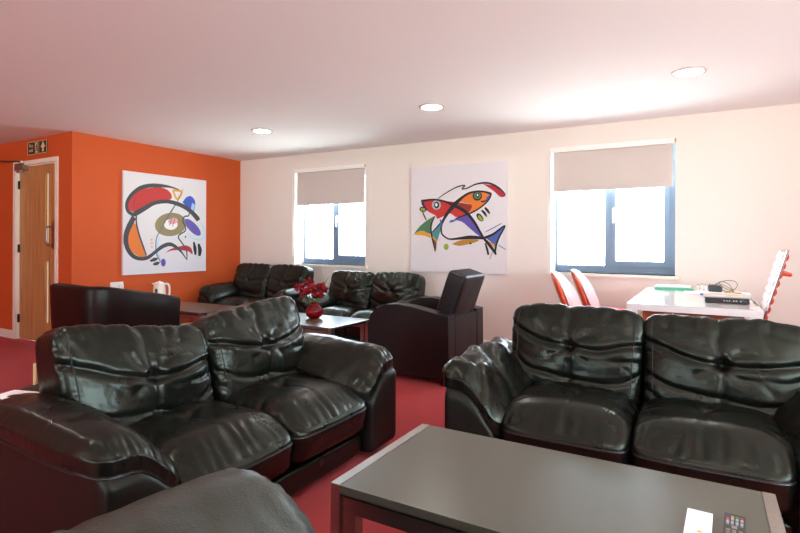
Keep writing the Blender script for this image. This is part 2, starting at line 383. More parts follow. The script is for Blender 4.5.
def make_sofa(label, loc, rz, seed=1, n=34, scale=(1, 1, 1), crumple=-1, tilt=(0, 0), drop=1., mats=None, group=None, bw=1., bz=(0., 0.)):
    ML, MS = mats or (M['leather'], M['leather_side'])
    root = thing('leather_sofa', label, 'sofa', loc, rz, group); root.scale = scale
    # base and rails
    box('base_frame', (-.84, .84, -.37, .40, .05, .27), MS, root, bevel=.015)
    nb = Noise(seed+50)
    def dr(Q, p, nm):
        p = p + nm*(.003*(nb(p[:, 0]*12, p[:, 2]*9)-.5))[:, None]; return p+np.array([0, -.405, .095])
    Pillow((.60, .035, .055), 6, dr).build('front_rail', max(10, n//2), ML, root)
    for x in (-.78, .78):
        for y in (-.36, .38):
            bm = bmesh.new(); lathe(bm, [(.022, 0), (.026, .01), (.028, .05), (.028, .055)], (x, y, 0), 14); fin(bm, 'foot', M['black'], root, smooth=True)
    # back panel
    def db(Q, p, nm):
        u, v = Q[:, 0], Q[:, 2]
        p = p + nm*(.006*(nb(p[:, 0]*7, p[:, 2]*9)-.5)-.003*nb.ridge(p[:, 0]*20, p[:, 2]*20, 3))[:, None]
        return p+np.array([0, .365, .325])
    Pillow((.855, .075, .265), 9, db).build('back_frame', max(12, n//2), MS, root)
    for s_, lo in ((-1, -.305), (1, .305)):
        P = seat_cushion(seed*7+s_+3, (.304, .325, .118))
        base = P.deform
        P.deform = (lambda Q, p, nm, base=base, lo=lo: base(Q, p, nm)+np.array([lo, -.150, .288]))
        sc = P.build('seat_cushion', n, ML, root)
        pts = [(x, -1, .12) for x in np.linspace(-1, 1, 25)]
        pts = [(-1, y, .12) for y in np.linspace(.5, -1, 12)][:-1]+pts+[(1, y, .12) for y in np.linspace(-1, .5, 12)][1:]
        P.seam('piping', pts, .0045, M['pipe'], sc)
        pts2 = [(x, y, z+.05) for x, y, z in pts]
        P.seam('stitching', pts2, .0028, M['thread'], sc)
    for i, (s_, lo) in enumerate(((-1, -.357*bw), (1, .357*bw))):
        P = back_cushion(seed*11+s_+5, (.362*bw, .12, .262), .22, tilt[i])
        base = P.deform
        P.deform = (lambda Q, p, nm, base=base, lo=lo, i=i: base(Q, p, nm)+np.array([lo, .175, .588+bz[i]]))
        bc = P.build('back_cushion', int(n*1.35), ML, root)
        for sx in (-.93, .93):
            pts = [(sx, -1, z) for z in np.linspace(-.9, .9, 24)]
            P.seam('stitching', pts, .003, M['thread'], bc)
    for s_ in (-1, 1):
        na = Noise(seed*3+s_+9); cm = (s_ == crumple)
        # arm panel
        def dp(Q, p, nm, s_=s_):
            x, y, v = p[:, 0]+s_*.765, p[:, 1]-.03, Q[:, 2]
            zt = arm_top(x, y, s_, drop)-.035
            z = .03+(v+1)/2*(zt-.03)
            return np.stack([x, y, z], 1)
        arm = Pillow((.145, .455, .2), 16, dp).build('arm', max(14, n//2), MS, root)
        rs = random.Random(seed+s_*5); cr = []
        for k in range(0 if cm else 7):
            y = -.42+.12*k+rs.uniform(-.03, .03); x0 = rs.uniform(-.16, .05)
            cr.append(([(x0, y), (x0+.07, y+rs.uniform(-.03, .03)), (x0+.14, y+rs.uniform(-.04, .05))], .008, .006, (0, 0)))
        for k in range(3 if cm else 7):
            x = -.15+.05*k+rs.uniform(-.012, .012)
            cr.append(([(x, -.47), (x+rs.uniform(-.01, .01), -.42), (x+rs.uniform(-.02, .02), -.36)], .006, .006, (1, 0)))
        if cm:
            for k in range(7):
                y = -.36+.1*k
                pass
            for pp in ([(-.17, .10), (-.10, -.06), (.02, -.16), (.17, -.22)], [(-.06, .30), (.02, .10), (.08, .0), (.17, -.05)], [(-.19, -.24), (-.08, -.28), (.02, -.36), (.05, -.46)]):
                cr.append((pp, .014, .022, (.3, .6)))
        def dq(Q, p, nm, s_=s_, na=na, cm=cm, cr=cr):
            u, v, w = Q[:, 0], Q[:, 1], Q[:, 2]
            up = sm(-.1, .6, nm[:, 2]); X = p[:, 0]*(-s_); Y = p[:, 1]   # X>0 towards the seat
            D = np.zeros(len(u))
            for pts, wd, d, e in cr: D += crease(X, Y, pts, wd, d, e)
            D += .010*(na(X*9+4, Y*6+4)-.5)-.004*na.ridge(X*12+na(X*6, Y*6)*2, Y*18, 3)
            D += -.005*na.ridge(X*30+3, Y*6, 3)*sm(-.6, -1, v)
            if cm: D += .05*(na(X*6+Y*3+1, Y*7-X*3+na(X*8, Y*3)*1.5)-.45)-.008*na.ridge(X*14+Y*6, Y*10-X*8, 3)
            p = p + nm*(D*np.maximum(up, .35))[:, None]
            p[:, 2] += .022*(1-u*u)*(1-v**4)*sm(0, 1, w)
            x = p[:, 0]+s_*.762; y = p[:, 1]-.022
            edge = sm(.72, 1.0, np.abs(u)*1.0)
            p[:, 2] = p[:, 2]*(1-.15*edge)+arm_top(x, y, s_, drop)-.012
            # outer lip turns down, front lip turns down and in
            p[:, 2] -= .018*sm(.7, 1, -u*(-s_))
            if cm:
                p[:, 2] += .012*np.sin(y*9+1)*sm(.2, 1, -X/.19)*sm(.3, -.4, y)
                p[:, 0] += s_*.008*np.sin(y*11)*sm(.2, 1, -X/.19)
            return np.stack([x, y, p[:, 2]], 1)
        PP = Pillow((.188, .450, .058), 5.5, dq)
        pad = PP.build('arm_pad', int(n*1.1), ML, arm)
        zz = -.55
        pts = [(s_, y, zz) for y in np.linspace(.9, -1, 30)][:-1]+[(x*s_, -1, zz) for x in np.linspace(1, -1, 18)]
        if not cm:
            PP.seam('piping', pts, .0045, M['pipe'], arm)
            PP.seam('stitching', [(x, y, z+.14) for x, y, z in pts], .0018, M['thread'], arm)
    return root
P1 = [('f','red',[(0.045,0.758),(0.024,0.813),(0.044,0.886),(0.104,0.962),(0.212,1.022),(0.324,1.049),(0.438,1.069),(0.54,1.055),(0.6,1.018),(0.627,0.974),(0.609,0.926),(0.506,0.911),(0.406,0.894),(0.308,0.853),(0.213,0.796),(0.136,0.748),(0.082,0.738)]),('f','orange',[(0.106,0.612),(0.038,0.51),(0.028,0.411),(0.047,0.311),(0.108,0.232),(0.2,0.191),(0.271,0.203),(0.223,0.31),(0.168,0.455),(0.137,0.57)]),('f','olive',[(0.847,0.638),(0.847,0.603),(0.834,0.569),(0.81,0.536),(0.776,0.506),(0.734,0.482),(0.687,0.464),(0.636,0.453),(0.584,0.45),(0.534,0.454),(0.489,0.466),(0.45,0.484),(0.42,0.508),(0.399,0.536),(0.388,0.567),(0.389,0.6),(0.4,0.633),(0.421,0.665),(0.452,0.694),(0.491,0.718),(0.537,0.737),(0.587,0.749),(0.638,0.755),(0.689,0.752),(0.737,0.742),(0.778,0.724),(0.812,0.7),(0.835,0.671)]),('f','white',[(0.717,0.605),(0.711,0.581),(0.693,0.56),(0.666,0.543),(0.632,0.534),(0.597,0.534),(0.565,0.541),(0.538,0.556),(0.521,0.576),(0.515,0.599),(0.521,0.622),(0.538,0.644),(0.564,0.66),(0.597,0.669),(0.632,0.671),(0.665,0.664),(0.692,0.649),(0.71,0.629)]),('f','pink',[(0.719,0.663),(0.717,0.648),(0.707,0.634),(0.689,0.621),(0.666,0.612),(0.641,0.608),(0.617,0.608),(0.596,0.613),(0.581,0.622),(0.574,0.635),(0.575,0.649),(0.585,0.663),(0.603,0.675),(0.625,0.685),(0.65,0.69),(0.675,0.69),(0.696,0.685),(0.712,0.675)]),('f','blue',[(0.788,0.9),(0.842,0.967),(0.917,0.993),(0.983,0.937),(0.984,0.841),(0.955,0.775),(0.899,0.804),(0.833,0.864)]),('f','sky',[(0.94,0.902),(0.98,0.881),(0.974,0.832),(0.952,0.791),(0.921,0.821)]),('f','violet',[(1.072,0.468),(1.053,0.461),(1.025,0.463),(0.992,0.474),(0.955,0.493),(0.919,0.519),(0.885,0.549),(0.857,0.58),(0.837,0.611),(0.825,0.639),(0.824,0.661),(0.833,0.677),(0.851,0.684),(0.878,0.683),(0.91,0.672),(0.946,0.654),(0.983,0.629),(1.017,0.599),(1.047,0.567),(1.068,0.536),(1.08,0.507),(1.081,0.484)]),('f','lipred',[(0.535,0.232),(0.613,0.284),(0.754,0.319),(0.855,0.329),(0.929,0.289),(0.949,0.209),(0.883,0.25),(0.754,0.267),(0.63,0.264)]),('f','violet',[(0.541,0.11),(0.539,0.093),(0.533,0.078),(0.524,0.067),(0.513,0.062),(0.501,0.062),(0.49,0.069),(0.481,0.08),(0.475,0.095),(0.473,0.112),(0.475,0.129),(0.481,0.144),(0.49,0.155),(0.501,0.161),(0.512,0.16),(0.524,0.154),(0.533,0.143),(0.539,0.127)]),('s','cyan',[(0.854,0.48),(0.976,0.417),(1.092,0.41),(1.141,0.467),(1.121,0.582),(1.071,0.645)],0.015),('s','cyan',[(0.45,0.444),(0.417,0.324),(0.434,0.219),(0.476,0.142)],0.0135),('s','gold',[(0.64,1.049),(0.774,1.04),(0.706,0.938),(0.64,1.049)],0.0225),('s','thin',[(0.796,1.081),(0.715,0.918),(0.636,0.797),(0.559,0.686),(0.516,0.617),(0.474,0.534),(0.416,0.443),(0.4,0.353),(0.409,0.233),(0.468,0.12)],[0.0045,0.009,0.015,0.018,0.0135,0.0105,0.0105,0.0105,0.0105,0.009]),('s','char',[(0.733,1.063),(0.609,1.087),(0.489,1.091),(0.372,1.085),(0.275,1.068),(0.181,1.033),(0.089,0.961),(0.032,0.885),(0.012,0.812),(0.03,0.743),(0.098,0.706),(0.136,0.727),(0.245,0.79),(0.357,0.856),(0.456,0.885),(0.575,0.896),(0.698,0.878),(0.824,0.839),(0.936,0.774),(1.023,0.698),(1.042,0.669)],[0.009,0.018,0.03,0.036,0.036,0.036,0.033,0.03,0.03,0.03,0.033,0.045,0.042,0.036,0.036,0.036,0.039,0.042,0.045,0.051,0.042]),('s','char',[(0.106,0.677),(0.046,0.567),(0.009,0.467),(0.005,0.368),(0.039,0.269),(0.108,0.196),(0.201,0.168),(0.295,0.184),(0.393,0.249),(0.492,0.316),(0.595,0.346),(0.683,0.315),(0.773,0.244),(0.856,0.14)],[0.045,0.048,0.045,0.042,0.039,0.036,0.033,0.033,0.03,0.036,0.036,0.03,0.018,0.0075]),('s','char',[(0.861,0.14),(0.853,0.258),(0.79,0.353),(0.727,0.431),(0.753,0.478),(0.826,0.519),(0.835,0.574),(0.798,0.636),(0.798,0.683),(0.825,0.716),(0.88,0.726),(0.895,0.766)],0.0135),('s','char',[(0.136,0.7),(0.137,0.599),(0.176,0.455),(0.231,0.31),(0.271,0.207)],0.015),('s','char',[(0.594,0.588),(0.628,0.689)],0.0075),('s','char',[(0.637,0.574),(0.672,0.683)],0.0075),('s','char',[(0.098,0.76),(0.102,0.84),(0.132,0.921)],0.006),('s','black',[(0.967,0.377),(0.986,0.289),(0.996,0.2)],[0.018,0.036,0.021]),('s','black',[(1.044,0.353),(1.068,0.264),(1.06,0.183)],[0.021,0.045,0.027]),('s','black',[(0.826,0.443),(0.845,0.443)],0.021),('s','char',[(0.32,0.137),(0.377,0.153),(0.426,0.166)],[0.015,0.033,0.015]),('s','char',[(0.361,0.094),(0.41,0.102),(0.451,0.116)],[0.015,0.033,0.015]),('s','peach',[(0.323,0.401),(0.359,0.406)],0.021),('s','peach',[(0.324,0.358),(0.359,0.363)],0.021),('s','peach',[(0.33,0.312),(0.36,0.315)],0.018)]
P2 = [('f','red',[(0.156,0.896),(0.303,0.906),(0.439,0.881),(0.572,0.866),(0.638,0.848),(0.782,0.821),(0.79,0.784),(0.751,0.733),(0.687,0.713),(0.606,0.684),(0.523,0.731),(0.457,0.71),(0.356,0.674),(0.33,0.713),(0.235,0.761),(0.183,0.825)]),('f','orange',[(0.638,0.863),(0.718,0.935),(0.829,0.967),(0.954,0.959),(1.023,0.937),(0.993,0.866),(0.893,0.789),(0.767,0.733),(0.782,0.821)]),('f','brick',[(0.638,0.856),(0.782,0.824),(0.779,0.777),(0.743,0.741),(0.703,0.764),(0.622,0.811)]),('f','violet',[(0.573,0.655),(0.703,0.705),(0.783,0.673),(0.862,0.569),(0.925,0.451),(0.863,0.481),(0.768,0.555),(0.671,0.631)]),('f','lipred',[(0.922,1.054),(1.03,1.034),(1.121,0.991),(1.183,0.93),(1.173,0.902),(1.121,0.904),(1.045,0.972)]),('f','green',[(0.322,0.709),(0.27,0.609),(0.28,0.501),(0.245,0.501),(0.149,0.533),(0.06,0.502),(0.025,0.471),(0.113,0.58),(0.218,0.657)]),('f','gold',[(0.06,0.505),(0.149,0.53),(0.245,0.498),(0.263,0.447),(0.184,0.474),(0.06,0.487)]),('f','teal',[(0.407,0.638),(0.314,0.547),(0.28,0.486),(0.306,0.424),(0.349,0.401),(0.374,0.47),(0.404,0.562)]),('f','gold',[(0.285,0.478),(0.349,0.417),(0.34,0.375),(0.297,0.44)]),('f','brown',[(0.297,0.44),(0.344,0.386),(0.33,0.286)]),('f','steel',[(0.956,0.447),(1.048,0.483),(1.182,0.576),(1.123,0.454),(1.078,0.353),(1.018,0.404)]),('f','gold',[(0.972,0.418),(1.063,0.375),(1.079,0.325),(1.018,0.379)]),('f','lime',[(1.06,0.365),(1.089,0.371),(1.082,0.31)]),('f','ochre',[(0.542,0.376),(0.64,0.417),(0.768,0.432),(0.879,0.422),(0.8,0.388),(0.64,0.357)]),('f','lime',[(0.502,0.344),(0.5,0.331),(0.495,0.32),(0.486,0.311),(0.476,0.307),(0.465,0.307),(0.455,0.311),(0.446,0.319),(0.441,0.331),(0.439,0.344),(0.44,0.357),(0.446,0.368),(0.454,0.377),(0.465,0.381),(0.476,0.381),(0.486,0.377),(0.495,0.369),(0.5,0.357)]),('f','violet',[(1.008,0.928),(0.993,0.866),(0.954,0.86),(0.969,0.903)]),('f','steel',[(0.504,0.626),(0.532,0.655),(0.598,0.654),(0.557,0.632)]),('f','mist',[(0.399,0.833),(0.396,0.815),(0.386,0.798),(0.371,0.787),(0.352,0.781),(0.332,0.781),(0.313,0.788),(0.297,0.801),(0.287,0.818),(0.283,0.837),(0.287,0.856),(0.297,0.872),(0.312,0.884),(0.331,0.89),(0.351,0.889),(0.37,0.882),(0.386,0.869),(0.396,0.852)]),('f','black',[(0.379,0.834),(0.377,0.821),(0.371,0.809),(0.362,0.8),(0.351,0.796),(0.339,0.796),(0.328,0.801),(0.319,0.81),(0.313,0.823),(0.311,0.836),(0.313,0.85),(0.319,0.862),(0.328,0.87),(0.339,0.875),(0.351,0.874),(0.362,0.869),(0.371,0.86),(0.377,0.848)]),('f','white',[(0.357,0.838),(0.356,0.831),(0.353,0.825),(0.349,0.821),(0.344,0.819),(0.339,0.819),(0.334,0.821),(0.33,0.826),(0.327,0.832),(0.326,0.839),(0.327,0.846),(0.33,0.852),(0.334,0.856),(0.339,0.858),(0.344,0.858),(0.349,0.855),(0.353,0.851),(0.356,0.845)]),('f','black',[(0.912,0.92),(0.909,0.902),(0.899,0.886),(0.884,0.875),(0.866,0.87),(0.846,0.87),(0.828,0.877),(0.813,0.89),(0.803,0.906),(0.799,0.924),(0.803,0.942),(0.812,0.958),(0.828,0.969),(0.846,0.975),(0.866,0.974),(0.884,0.967),(0.899,0.954),(0.909,0.938)]),('f','green',[(0.898,0.923),(0.896,0.91),(0.888,0.898),(0.877,0.89),(0.864,0.886),(0.849,0.886),(0.835,0.891),(0.824,0.901),(0.816,0.913),(0.814,0.927),(0.816,0.94),(0.823,0.952),(0.835,0.96),(0.848,0.965),(0.863,0.964),(0.877,0.959),(0.888,0.949),(0.896,0.937)]),('f','black',[(0.879,0.927),(0.878,0.918),(0.874,0.91),(0.869,0.905),(0.861,0.902),(0.854,0.902),(0.847,0.905),(0.841,0.912),(0.837,0.92),(0.836,0.929),(0.837,0.938),(0.841,0.946),(0.846,0.951),(0.854,0.954),(0.861,0.954),(0.868,0.95),(0.874,0.944),(0.878,0.936)]),('f','white',[(0.867,0.931),(0.866,0.926),(0.865,0.922),(0.862,0.919),(0.859,0.918),(0.856,0.918),(0.853,0.92),(0.85,0.923),(0.849,0.927),(0.848,0.931),(0.849,0.936),(0.85,0.94),(0.853,0.943),(0.856,0.944),(0.859,0.944),(0.862,0.942),(0.865,0.939),(0.866,0.935)]),('f','black',[(0.213,0.781),(0.209,0.771),(0.198,0.763),(0.184,0.759),(0.168,0.758),(0.151,0.761),(0.136,0.767),(0.124,0.777),(0.117,0.787),(0.117,0.798),(0.122,0.808),(0.132,0.816),(0.146,0.82),(0.163,0.821),(0.179,0.818),(0.194,0.811),(0.206,0.802),(0.213,0.792)]),('f','lime',[(0.198,0.782),(0.195,0.776),(0.188,0.772),(0.179,0.769),(0.167,0.769),(0.156,0.771),(0.146,0.775),(0.138,0.781),(0.133,0.787),(0.132,0.794),(0.135,0.8),(0.142,0.804),(0.152,0.807),(0.163,0.807),(0.174,0.805),(0.185,0.801),(0.193,0.795),(0.197,0.788)]),('f','black',[(0.923,0.637),(0.913,0.633),(0.899,0.635),(0.885,0.642),(0.87,0.654),(0.858,0.669),(0.85,0.685),(0.846,0.7),(0.847,0.713),(0.854,0.721),(0.864,0.725),(0.877,0.722),(0.892,0.715),(0.906,0.703),(0.918,0.689),(0.927,0.673),(0.931,0.658),(0.929,0.645)]),('f','lime',[(0.918,0.641),(0.912,0.639),(0.903,0.641),(0.893,0.647),(0.883,0.656),(0.874,0.666),(0.868,0.677),(0.864,0.688),(0.864,0.696),(0.868,0.702),(0.875,0.704),(0.883,0.701),(0.893,0.696),(0.903,0.687),(0.912,0.676),(0.918,0.665),(0.922,0.655),(0.922,0.646)]),('s','black',[(0.138,0.889),(0.303,0.901),(0.439,0.878),(0.556,0.829),(0.671,0.773),(0.751,0.711),(0.831,0.613),(0.894,0.51),(0.941,0.437),(0.972,0.403),(1.033,0.331),(1.079,0.261)],[0.021,0.015,0.015,0.024,0.027,0.024,0.021,0.018,0.018,0.024,0.024,0.012]),('s','black',[(1.023,0.937),(0.954,0.962),(0.86,0.973),(0.75,0.956),(0.654,0.9),(0.573,0.828),(0.49,0.74),(0.432,0.65),(0.407,0.574),(0.411,0.512),(0.433,0.477),(0.508,0.435),(0.64,0.442),(0.768,0.454),(0.894,0.448),(0.956,0.44)],[0.021,0.015,0.015,0.018,0.024,0.039,0.03,0.021,0.015,0.0135,0.0135,0.0135,0.021,0.03,0.024,0.018]),('s','black',[(1.023,0.937),(0.985,0.866),(0.893,0.789),(0.783,0.733),(0.671,0.698),(0.573,0.662)],[0.012,0.012,0.012,0.0135,0.012,0.006]),('s','navy',[(0.156,0.896),(0.168,0.841),(0.226,0.777)],[0.024,0.021,0.009]),('s','black',[(0.157,0.763),(0.183,0.708),(0.21,0.661)],0.012),('s','black',[(0.363,0.911),(0.472,0.975),(0.604,1.034),(0.702,1.048),(0.669,1.01),(0.734,1.016),(0.829,1.053),(0.938,1.065),(1.03,1.046),(1.121,0.991),(1.181,0.931)],[0.0075,0.009,0.0105,0.0105,0.0105,0.0105,0.012,0.015,0.015,0.0135,0.0075]),('s','black',[(0.908,0.759),(0.942,0.726),(0.97,0.684)],[0.015,0.021,0.009]),('s','black',[(0.947,0.787),(0.978,0.754),(1.004,0.716)],[0.015,0.021,0.009]),('s','black',[(0.9,0.859),(0.931,0.856),(0.957,0.867)],0.012),('s','black',[(0.325,0.704),(0.274,0.594),(0.283,0.47),(0.329,0.286)],[0.006,0.0135,0.0135,0.0075]),('s','black',[(0.44,0.683),(0.398,0.623),(0.288,0.514)],[0.0075,0.012,0.009]),('s','steel',[(0.956,0.516),(1.047,0.559),(1.14,0.608)],0.0075),('s','black',[(0.941,0.447),(1.048,0.491),(1.182,0.583),(1.108,0.44),(1.072,0.325),(1.079,0.26)],[0.021,0.018,0.0105,0.0135,0.015,0.012]),('s','black',[(0.953,0.389),(0.975,0.323),(0.991,0.258)],[0.012,0.018,0.015]),('s','thin',[(1.108,0.368),(1.191,0.319)],0.0075),('s','thin',[(1.041,0.295),(1.006,0.21)],0.006),('s','black',[(0.765,0.385),(0.788,0.385)],0.018),('s','steel',[(0.39,0.666),(0.41,0.619),(0.399,0.574)],[0.009,0.021,0.009])]
# ------------------------------------------------------------------ the room
ZC = 2.4; YW = 5.6; YO = 5.9; XO = -6.02; YD = 3.18; XR = 3.0; YB = -7.5; XL = -9.6
def panel_with_holes(name, axis, u0, u1, z0, z1, t0, t1, holes, m):
    """a wall as one mesh of blocks around its openings; axis 'x' runs along X"""
    bm = bmesh.new(); us = sorted({u0, u1}|{h[0] for h in holes}|{h[1] for h in holes}); zs = sorted({z0, z1}|{h[2] for h in holes}|{h[3] for h in holes})
    for i in range(len(us)-1):
        for k in range(len(zs)-1):
            uc, zc = (us[i]+us[i+1])/2, (zs[k]+zs[k+1])/2
            if any(h[0] < uc < h[1] and h[2] < zc < h[3] for h in holes): continue
            if axis == 'x': bx(bm, us[i], us[i+1], t0, t1, zs[k], zs[k+1])
            else: bx(bm, t0, t1, us[i], us[i+1], zs[k], zs[k+1])
    bmesh.ops.remove_doubles(bm, verts=bm.verts[:], dist=1e-5)
    return struct(fin(bm, name, m))
W1 = (-4.955, -3.765, .885, 2.20); W2 = (-1.41, -.238, .885, 2.19)
struct(box('floor', (XL-.3, XR+.3, YB-.3, YO, -.12, 0), M['carpet']))
struct(box('ceiling', (XL-.3, XR+.3, YB-.3, YO, ZC, ZC+.12), M['ceiling']))
panel_with_holes('wall_back', 'x', XO, XR+.3, 0, ZC, YW, YO, [W1, W2], M['wall'])
struct(box('wall_left', (XO-.3, XO, YD, YW, 0, ZC), M['orange']))
DO = (-7.25, -6.34, 0, 2.10)
panel_with_holes('wall_door', 'x', XL, XO-.3, 0, ZC, YD, YD+.16, [DO], M['orange'])
struct(box('wall_far_left', (XL-.2, XL, YB, YD+.16, 0, ZC), M['orange']))
RW = [(-2.6, -.3, .85, 2.2), (.3, 2.6, .85, 2.2)]  # openings for the invented right-hand windows, out of view
panel_with_holes('wall_right', 'y', YB, YW, 0, ZC, XR, XR+.25, RW, M['wall'])
BW = [(-5.2, -3.0, .85, 2.2), (-2.2, 0.0, .85, 2.2)]  # openings for the invented rear windows, out of view
panel_with_holes('wall_front', 'x', XL, XR+.25, 0, ZC, YB-.25, YB, BW, M['wall'])
# skirting boards
def skirt(name, axis, a, b, at_, sgn):
    bm = bmesh.new(); pr = [(0, 0), (.016, 0), (.016, .08), (.010, .094), (0, .098)]
    pts = [(at_+sgn*d, z) for d, z in pr]
    prism(bm, pts, 'x' if axis == 'x' else 'y', a, b)
    return struct(fin(bm, name, M['trim']))
skirt('baseboard_back', 'x', XO, XR, YW, -1)
skirt('baseboard_left', 'y', YD, YW-.016, XO, 1)
skirt('baseboard_door', 'x', XL, DO[0]-.046, YD, -1)
skirt('baseboard_door_side', 'x', DO[1]+.046, XO, YD, -1)
skirt('baseboard_right', 'y', YB, YW-.016, XR, -1)

# windows in view
def window(name, w, chain_z):
    x0, x1, z0, z1 = w; yf = 5.80
    root = thing(name, '', ''); del root['label']; del root['category']; root['kind'] = 'structure'
    bm = bmesh.new(); f = .028; xm = x0+.515*(x1-x0)-.05
    y0, y1 = yf, yf+.075
    bx(bm, x0, x0+f, y0, y1, z0+.0, z1); bx(bm, x1-f-.03, x1, y0, y1, z0, z1); bx(bm, x0+f, x1-f-.03, y0, y1, z0, z0+.075); bx(bm, x0+f, x1-f-.03, y0, y1, z1-.07, z1)
    bx(bm, xm-.045, xm+.02, y0, y1, z0+.075, z1-.07)
    o = fin(bm, 'window_frame', M['winframe'], root, bevel=.004, smooth=True)
    bm = bmesh.new(); a, b, c, d = xm+.02, x1-f-.03, z0+.075, z1-.07; t = .042; yy = yf-.014
    bx(bm, a, a+t, yy, yf+.06, c, d); bx(bm, b-t-.012, b, yy, yf+.06, c, d); bx(bm, a+t, b-t-.012, yy, yf+.06, c, c+t+.01); bx(bm, a+t, b-t-.012, yy, yf+.06, d-t, d)
    cs = fin(bm, 'casement', M['winframe'], root, bevel=.004, smooth=True)
    bm = bmesh.new(); bx(bm, a+.012, a+.032, yy-.012, yy, 1.46, 1.56); bx(bm, a+.014, a+.03, yy-.04, yy-.012, 1.53, 1.55); bx(bm, a+.013, a+.031, yy-.048, yy-.034, 1.40, 1.55)
    fin(bm, 'window_handle', M['white'], cs, bevel=.004, smooth=True)
    box('pane', (x0+f, xm-.045, yf+.035, yf+.041, z0+.075, z1-.07), M['glass'], root)
    box('pane', (a+t, b-t-.012, yf+.035, yf+.041, c+t, d-t), M['glass'], cs)
    box('window_sill', (x0-.035, x1+.035, YW-.032, yf, z0-.028, z0), M['trim'], root, bevel=.006)
    # reveal lining, painted white
    bm = bmesh.new(); e = .004
    bx(bm, x0, x0+e, YW+.001, yf, z0, z1); bx(bm, x1-e, x1, YW+.001, yf, z0, z1); bx(bm, x0+e, x1-e, YW+.001, yf, z1-e, z1)
    fin(bm, 'reveal', M['white'], root)
    return root
window('window_1', W1, .95); window('window_2', W2, 1.15)
def blind(label, x0, x1, zt, zb, zc, loop_x):
    r = thing('roller_blind', label, 'blind', ((x0+x1)/2, YW+.035, zt-.03)); cx, cy, cz = r.location
    def B(a, b, c, d, e, f): return (a-cx, b-cx, c-cy, d-cy, e-cz, f-cz)
    box('cassette', B(x0-.012, x1+.010, YW-.012, YW+.055, zt-.05, zt), M['white'], r, bevel=.008)
    box('blind_fabric', B(x0+.012, x1-.002, YW+.022, YW+.024, zb+.012, zt-.05), M['blind'], r)
    box('bottom_bar', B(x0+.012, x1-.002, YW+.016, YW+.030, zb, zb+.014), M['blind'], r, bevel=.003)
    bm = bmesh.new()
    lx = loop_x
    pts = []
    for k in range(30):
        pts.append((lx-.012, zt-.04-(zt-.04-zc)*k/29))
    for k in range(1, 8): a = pi+pi*k/8; pts.append((lx+.012*math.cos(a), zc+.012*math.sin(a)))
    for k in range(30): pts.append((lx+.012, zc+(zt-.04-zc)*k/29))
    tube(bm, [(p[0]-cx, YW-.018-cy, p[1]-cz) for p in pts], .0028, 6)
    fin(bm, 'pull_chain', M['white'], r, smooth=True)
    bm = bmesh.new(); bx(bm, x1+.010-cx, x1+.026-cx, YW-.008-cy, YW+.045-cy, zt-.046-cz, zt-.006-cz); fin(bm, 'end_cap', M['brass'], r, bevel=.006, smooth=True)
    return r
blind('beige roller blind half down over the smaller window above the sofas', -4.95, -3.79, 2.20, 1.70, 1.0, -4.965)
blind('beige roller blind half down over the window beside the white table', -1.405, -.262, 2.195, 1.735, 1.17, -1.423)
# unseen windows invented in the right and rear walls to light the room
def added_window(name, axis, u0, u1, z0, z1, t):
    root = thing(name, '', ''); del root['label']; del root['category']; root['kind'] = 'structure'
    def B(a, b, c, d, e, f): return (a, b, c, d, e, f) if axis == 'x' else (c, d, a, b, e, f)
    bm = bmesh.new(); f = .06; um = (u0+u1)/2
    for a, b, c, d in ((u0, u0+f, z0, z1), (u1-f, u1, z0, z1), (u0+f, u1-f, z0, z0+f), (u0+f, u1-f, z1-f, z1), (um-f/2, um+f/2, z0+f, z1-f)):
        bx(bm, *B(a, b, t, t+.07, c, d))
    fin(bm, 'window_frame', M['winframe'], root)
    box('pane', B(u0+f, u1-f, t+.03, t+.036, z0+f, z1-f), M['glass'], root)
for i, (u0, u1, z0, z1) in enumerate(BW): added_window('window_%d' % (5+i), 'x', u0, u1, z0, z1, YB-.15)
for i, (u0, u1, z0, z1) in enumerate(RW): added_window('window_%d' % (3+i), 'y', u0, u1, z0, z1, XR+.1)

# door with frame, two narrow vision panels, pull handle, hinges
d = thing('door_1', '', ''); del d['label']; del d['category']; d['kind'] = 'structure'
x0, x1, z1 = DO[0], DO[1], DO[3]
bm = bmesh.new(); w = .045
bx(bm, x0-w, x0+.004, YD-.016, YD+.03, 0, z1+w); bx(bm, x1-.004, x1+w, YD-.016, YD+.03, 0, z1+w); bx(bm, x0+.004, x1-.004, YD-.016, YD+.03, z1-.004, z1+w)
bx(bm, x0, x0+.016, YD+.02, YD+.15, 0, z1); bx(bm, x1-.016, x1, YD+.02, YD+.15, 0, z1); bx(bm, x0+.016, x1-.016, YD+.02, YD+.15, z1-.016, z1)
fin(bm, 'door_frame', M['trim'], d, bevel=.003, smooth=True)
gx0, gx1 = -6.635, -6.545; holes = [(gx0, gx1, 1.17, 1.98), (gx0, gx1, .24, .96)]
bm = bmesh.new(); lx0, lx1 = x0+.019, x1-.019
us = [lx0, gx0, gx1, lx1]; zs = [.012, .24, .96, 1.17, 1.98, z1-.019]
for i in range(3):
    for k in range(5):
        if i == 1 and k in (1, 3): continue
        bx(bm, us[i], us[i+1], YD+.03, YD+.075, zs[k], zs[k+1])
bmesh.ops.remove_doubles(bm, verts=bm.verts[:], dist=1e-5)
leaf = fin(bm, 'door_leaf', M['door'], d)
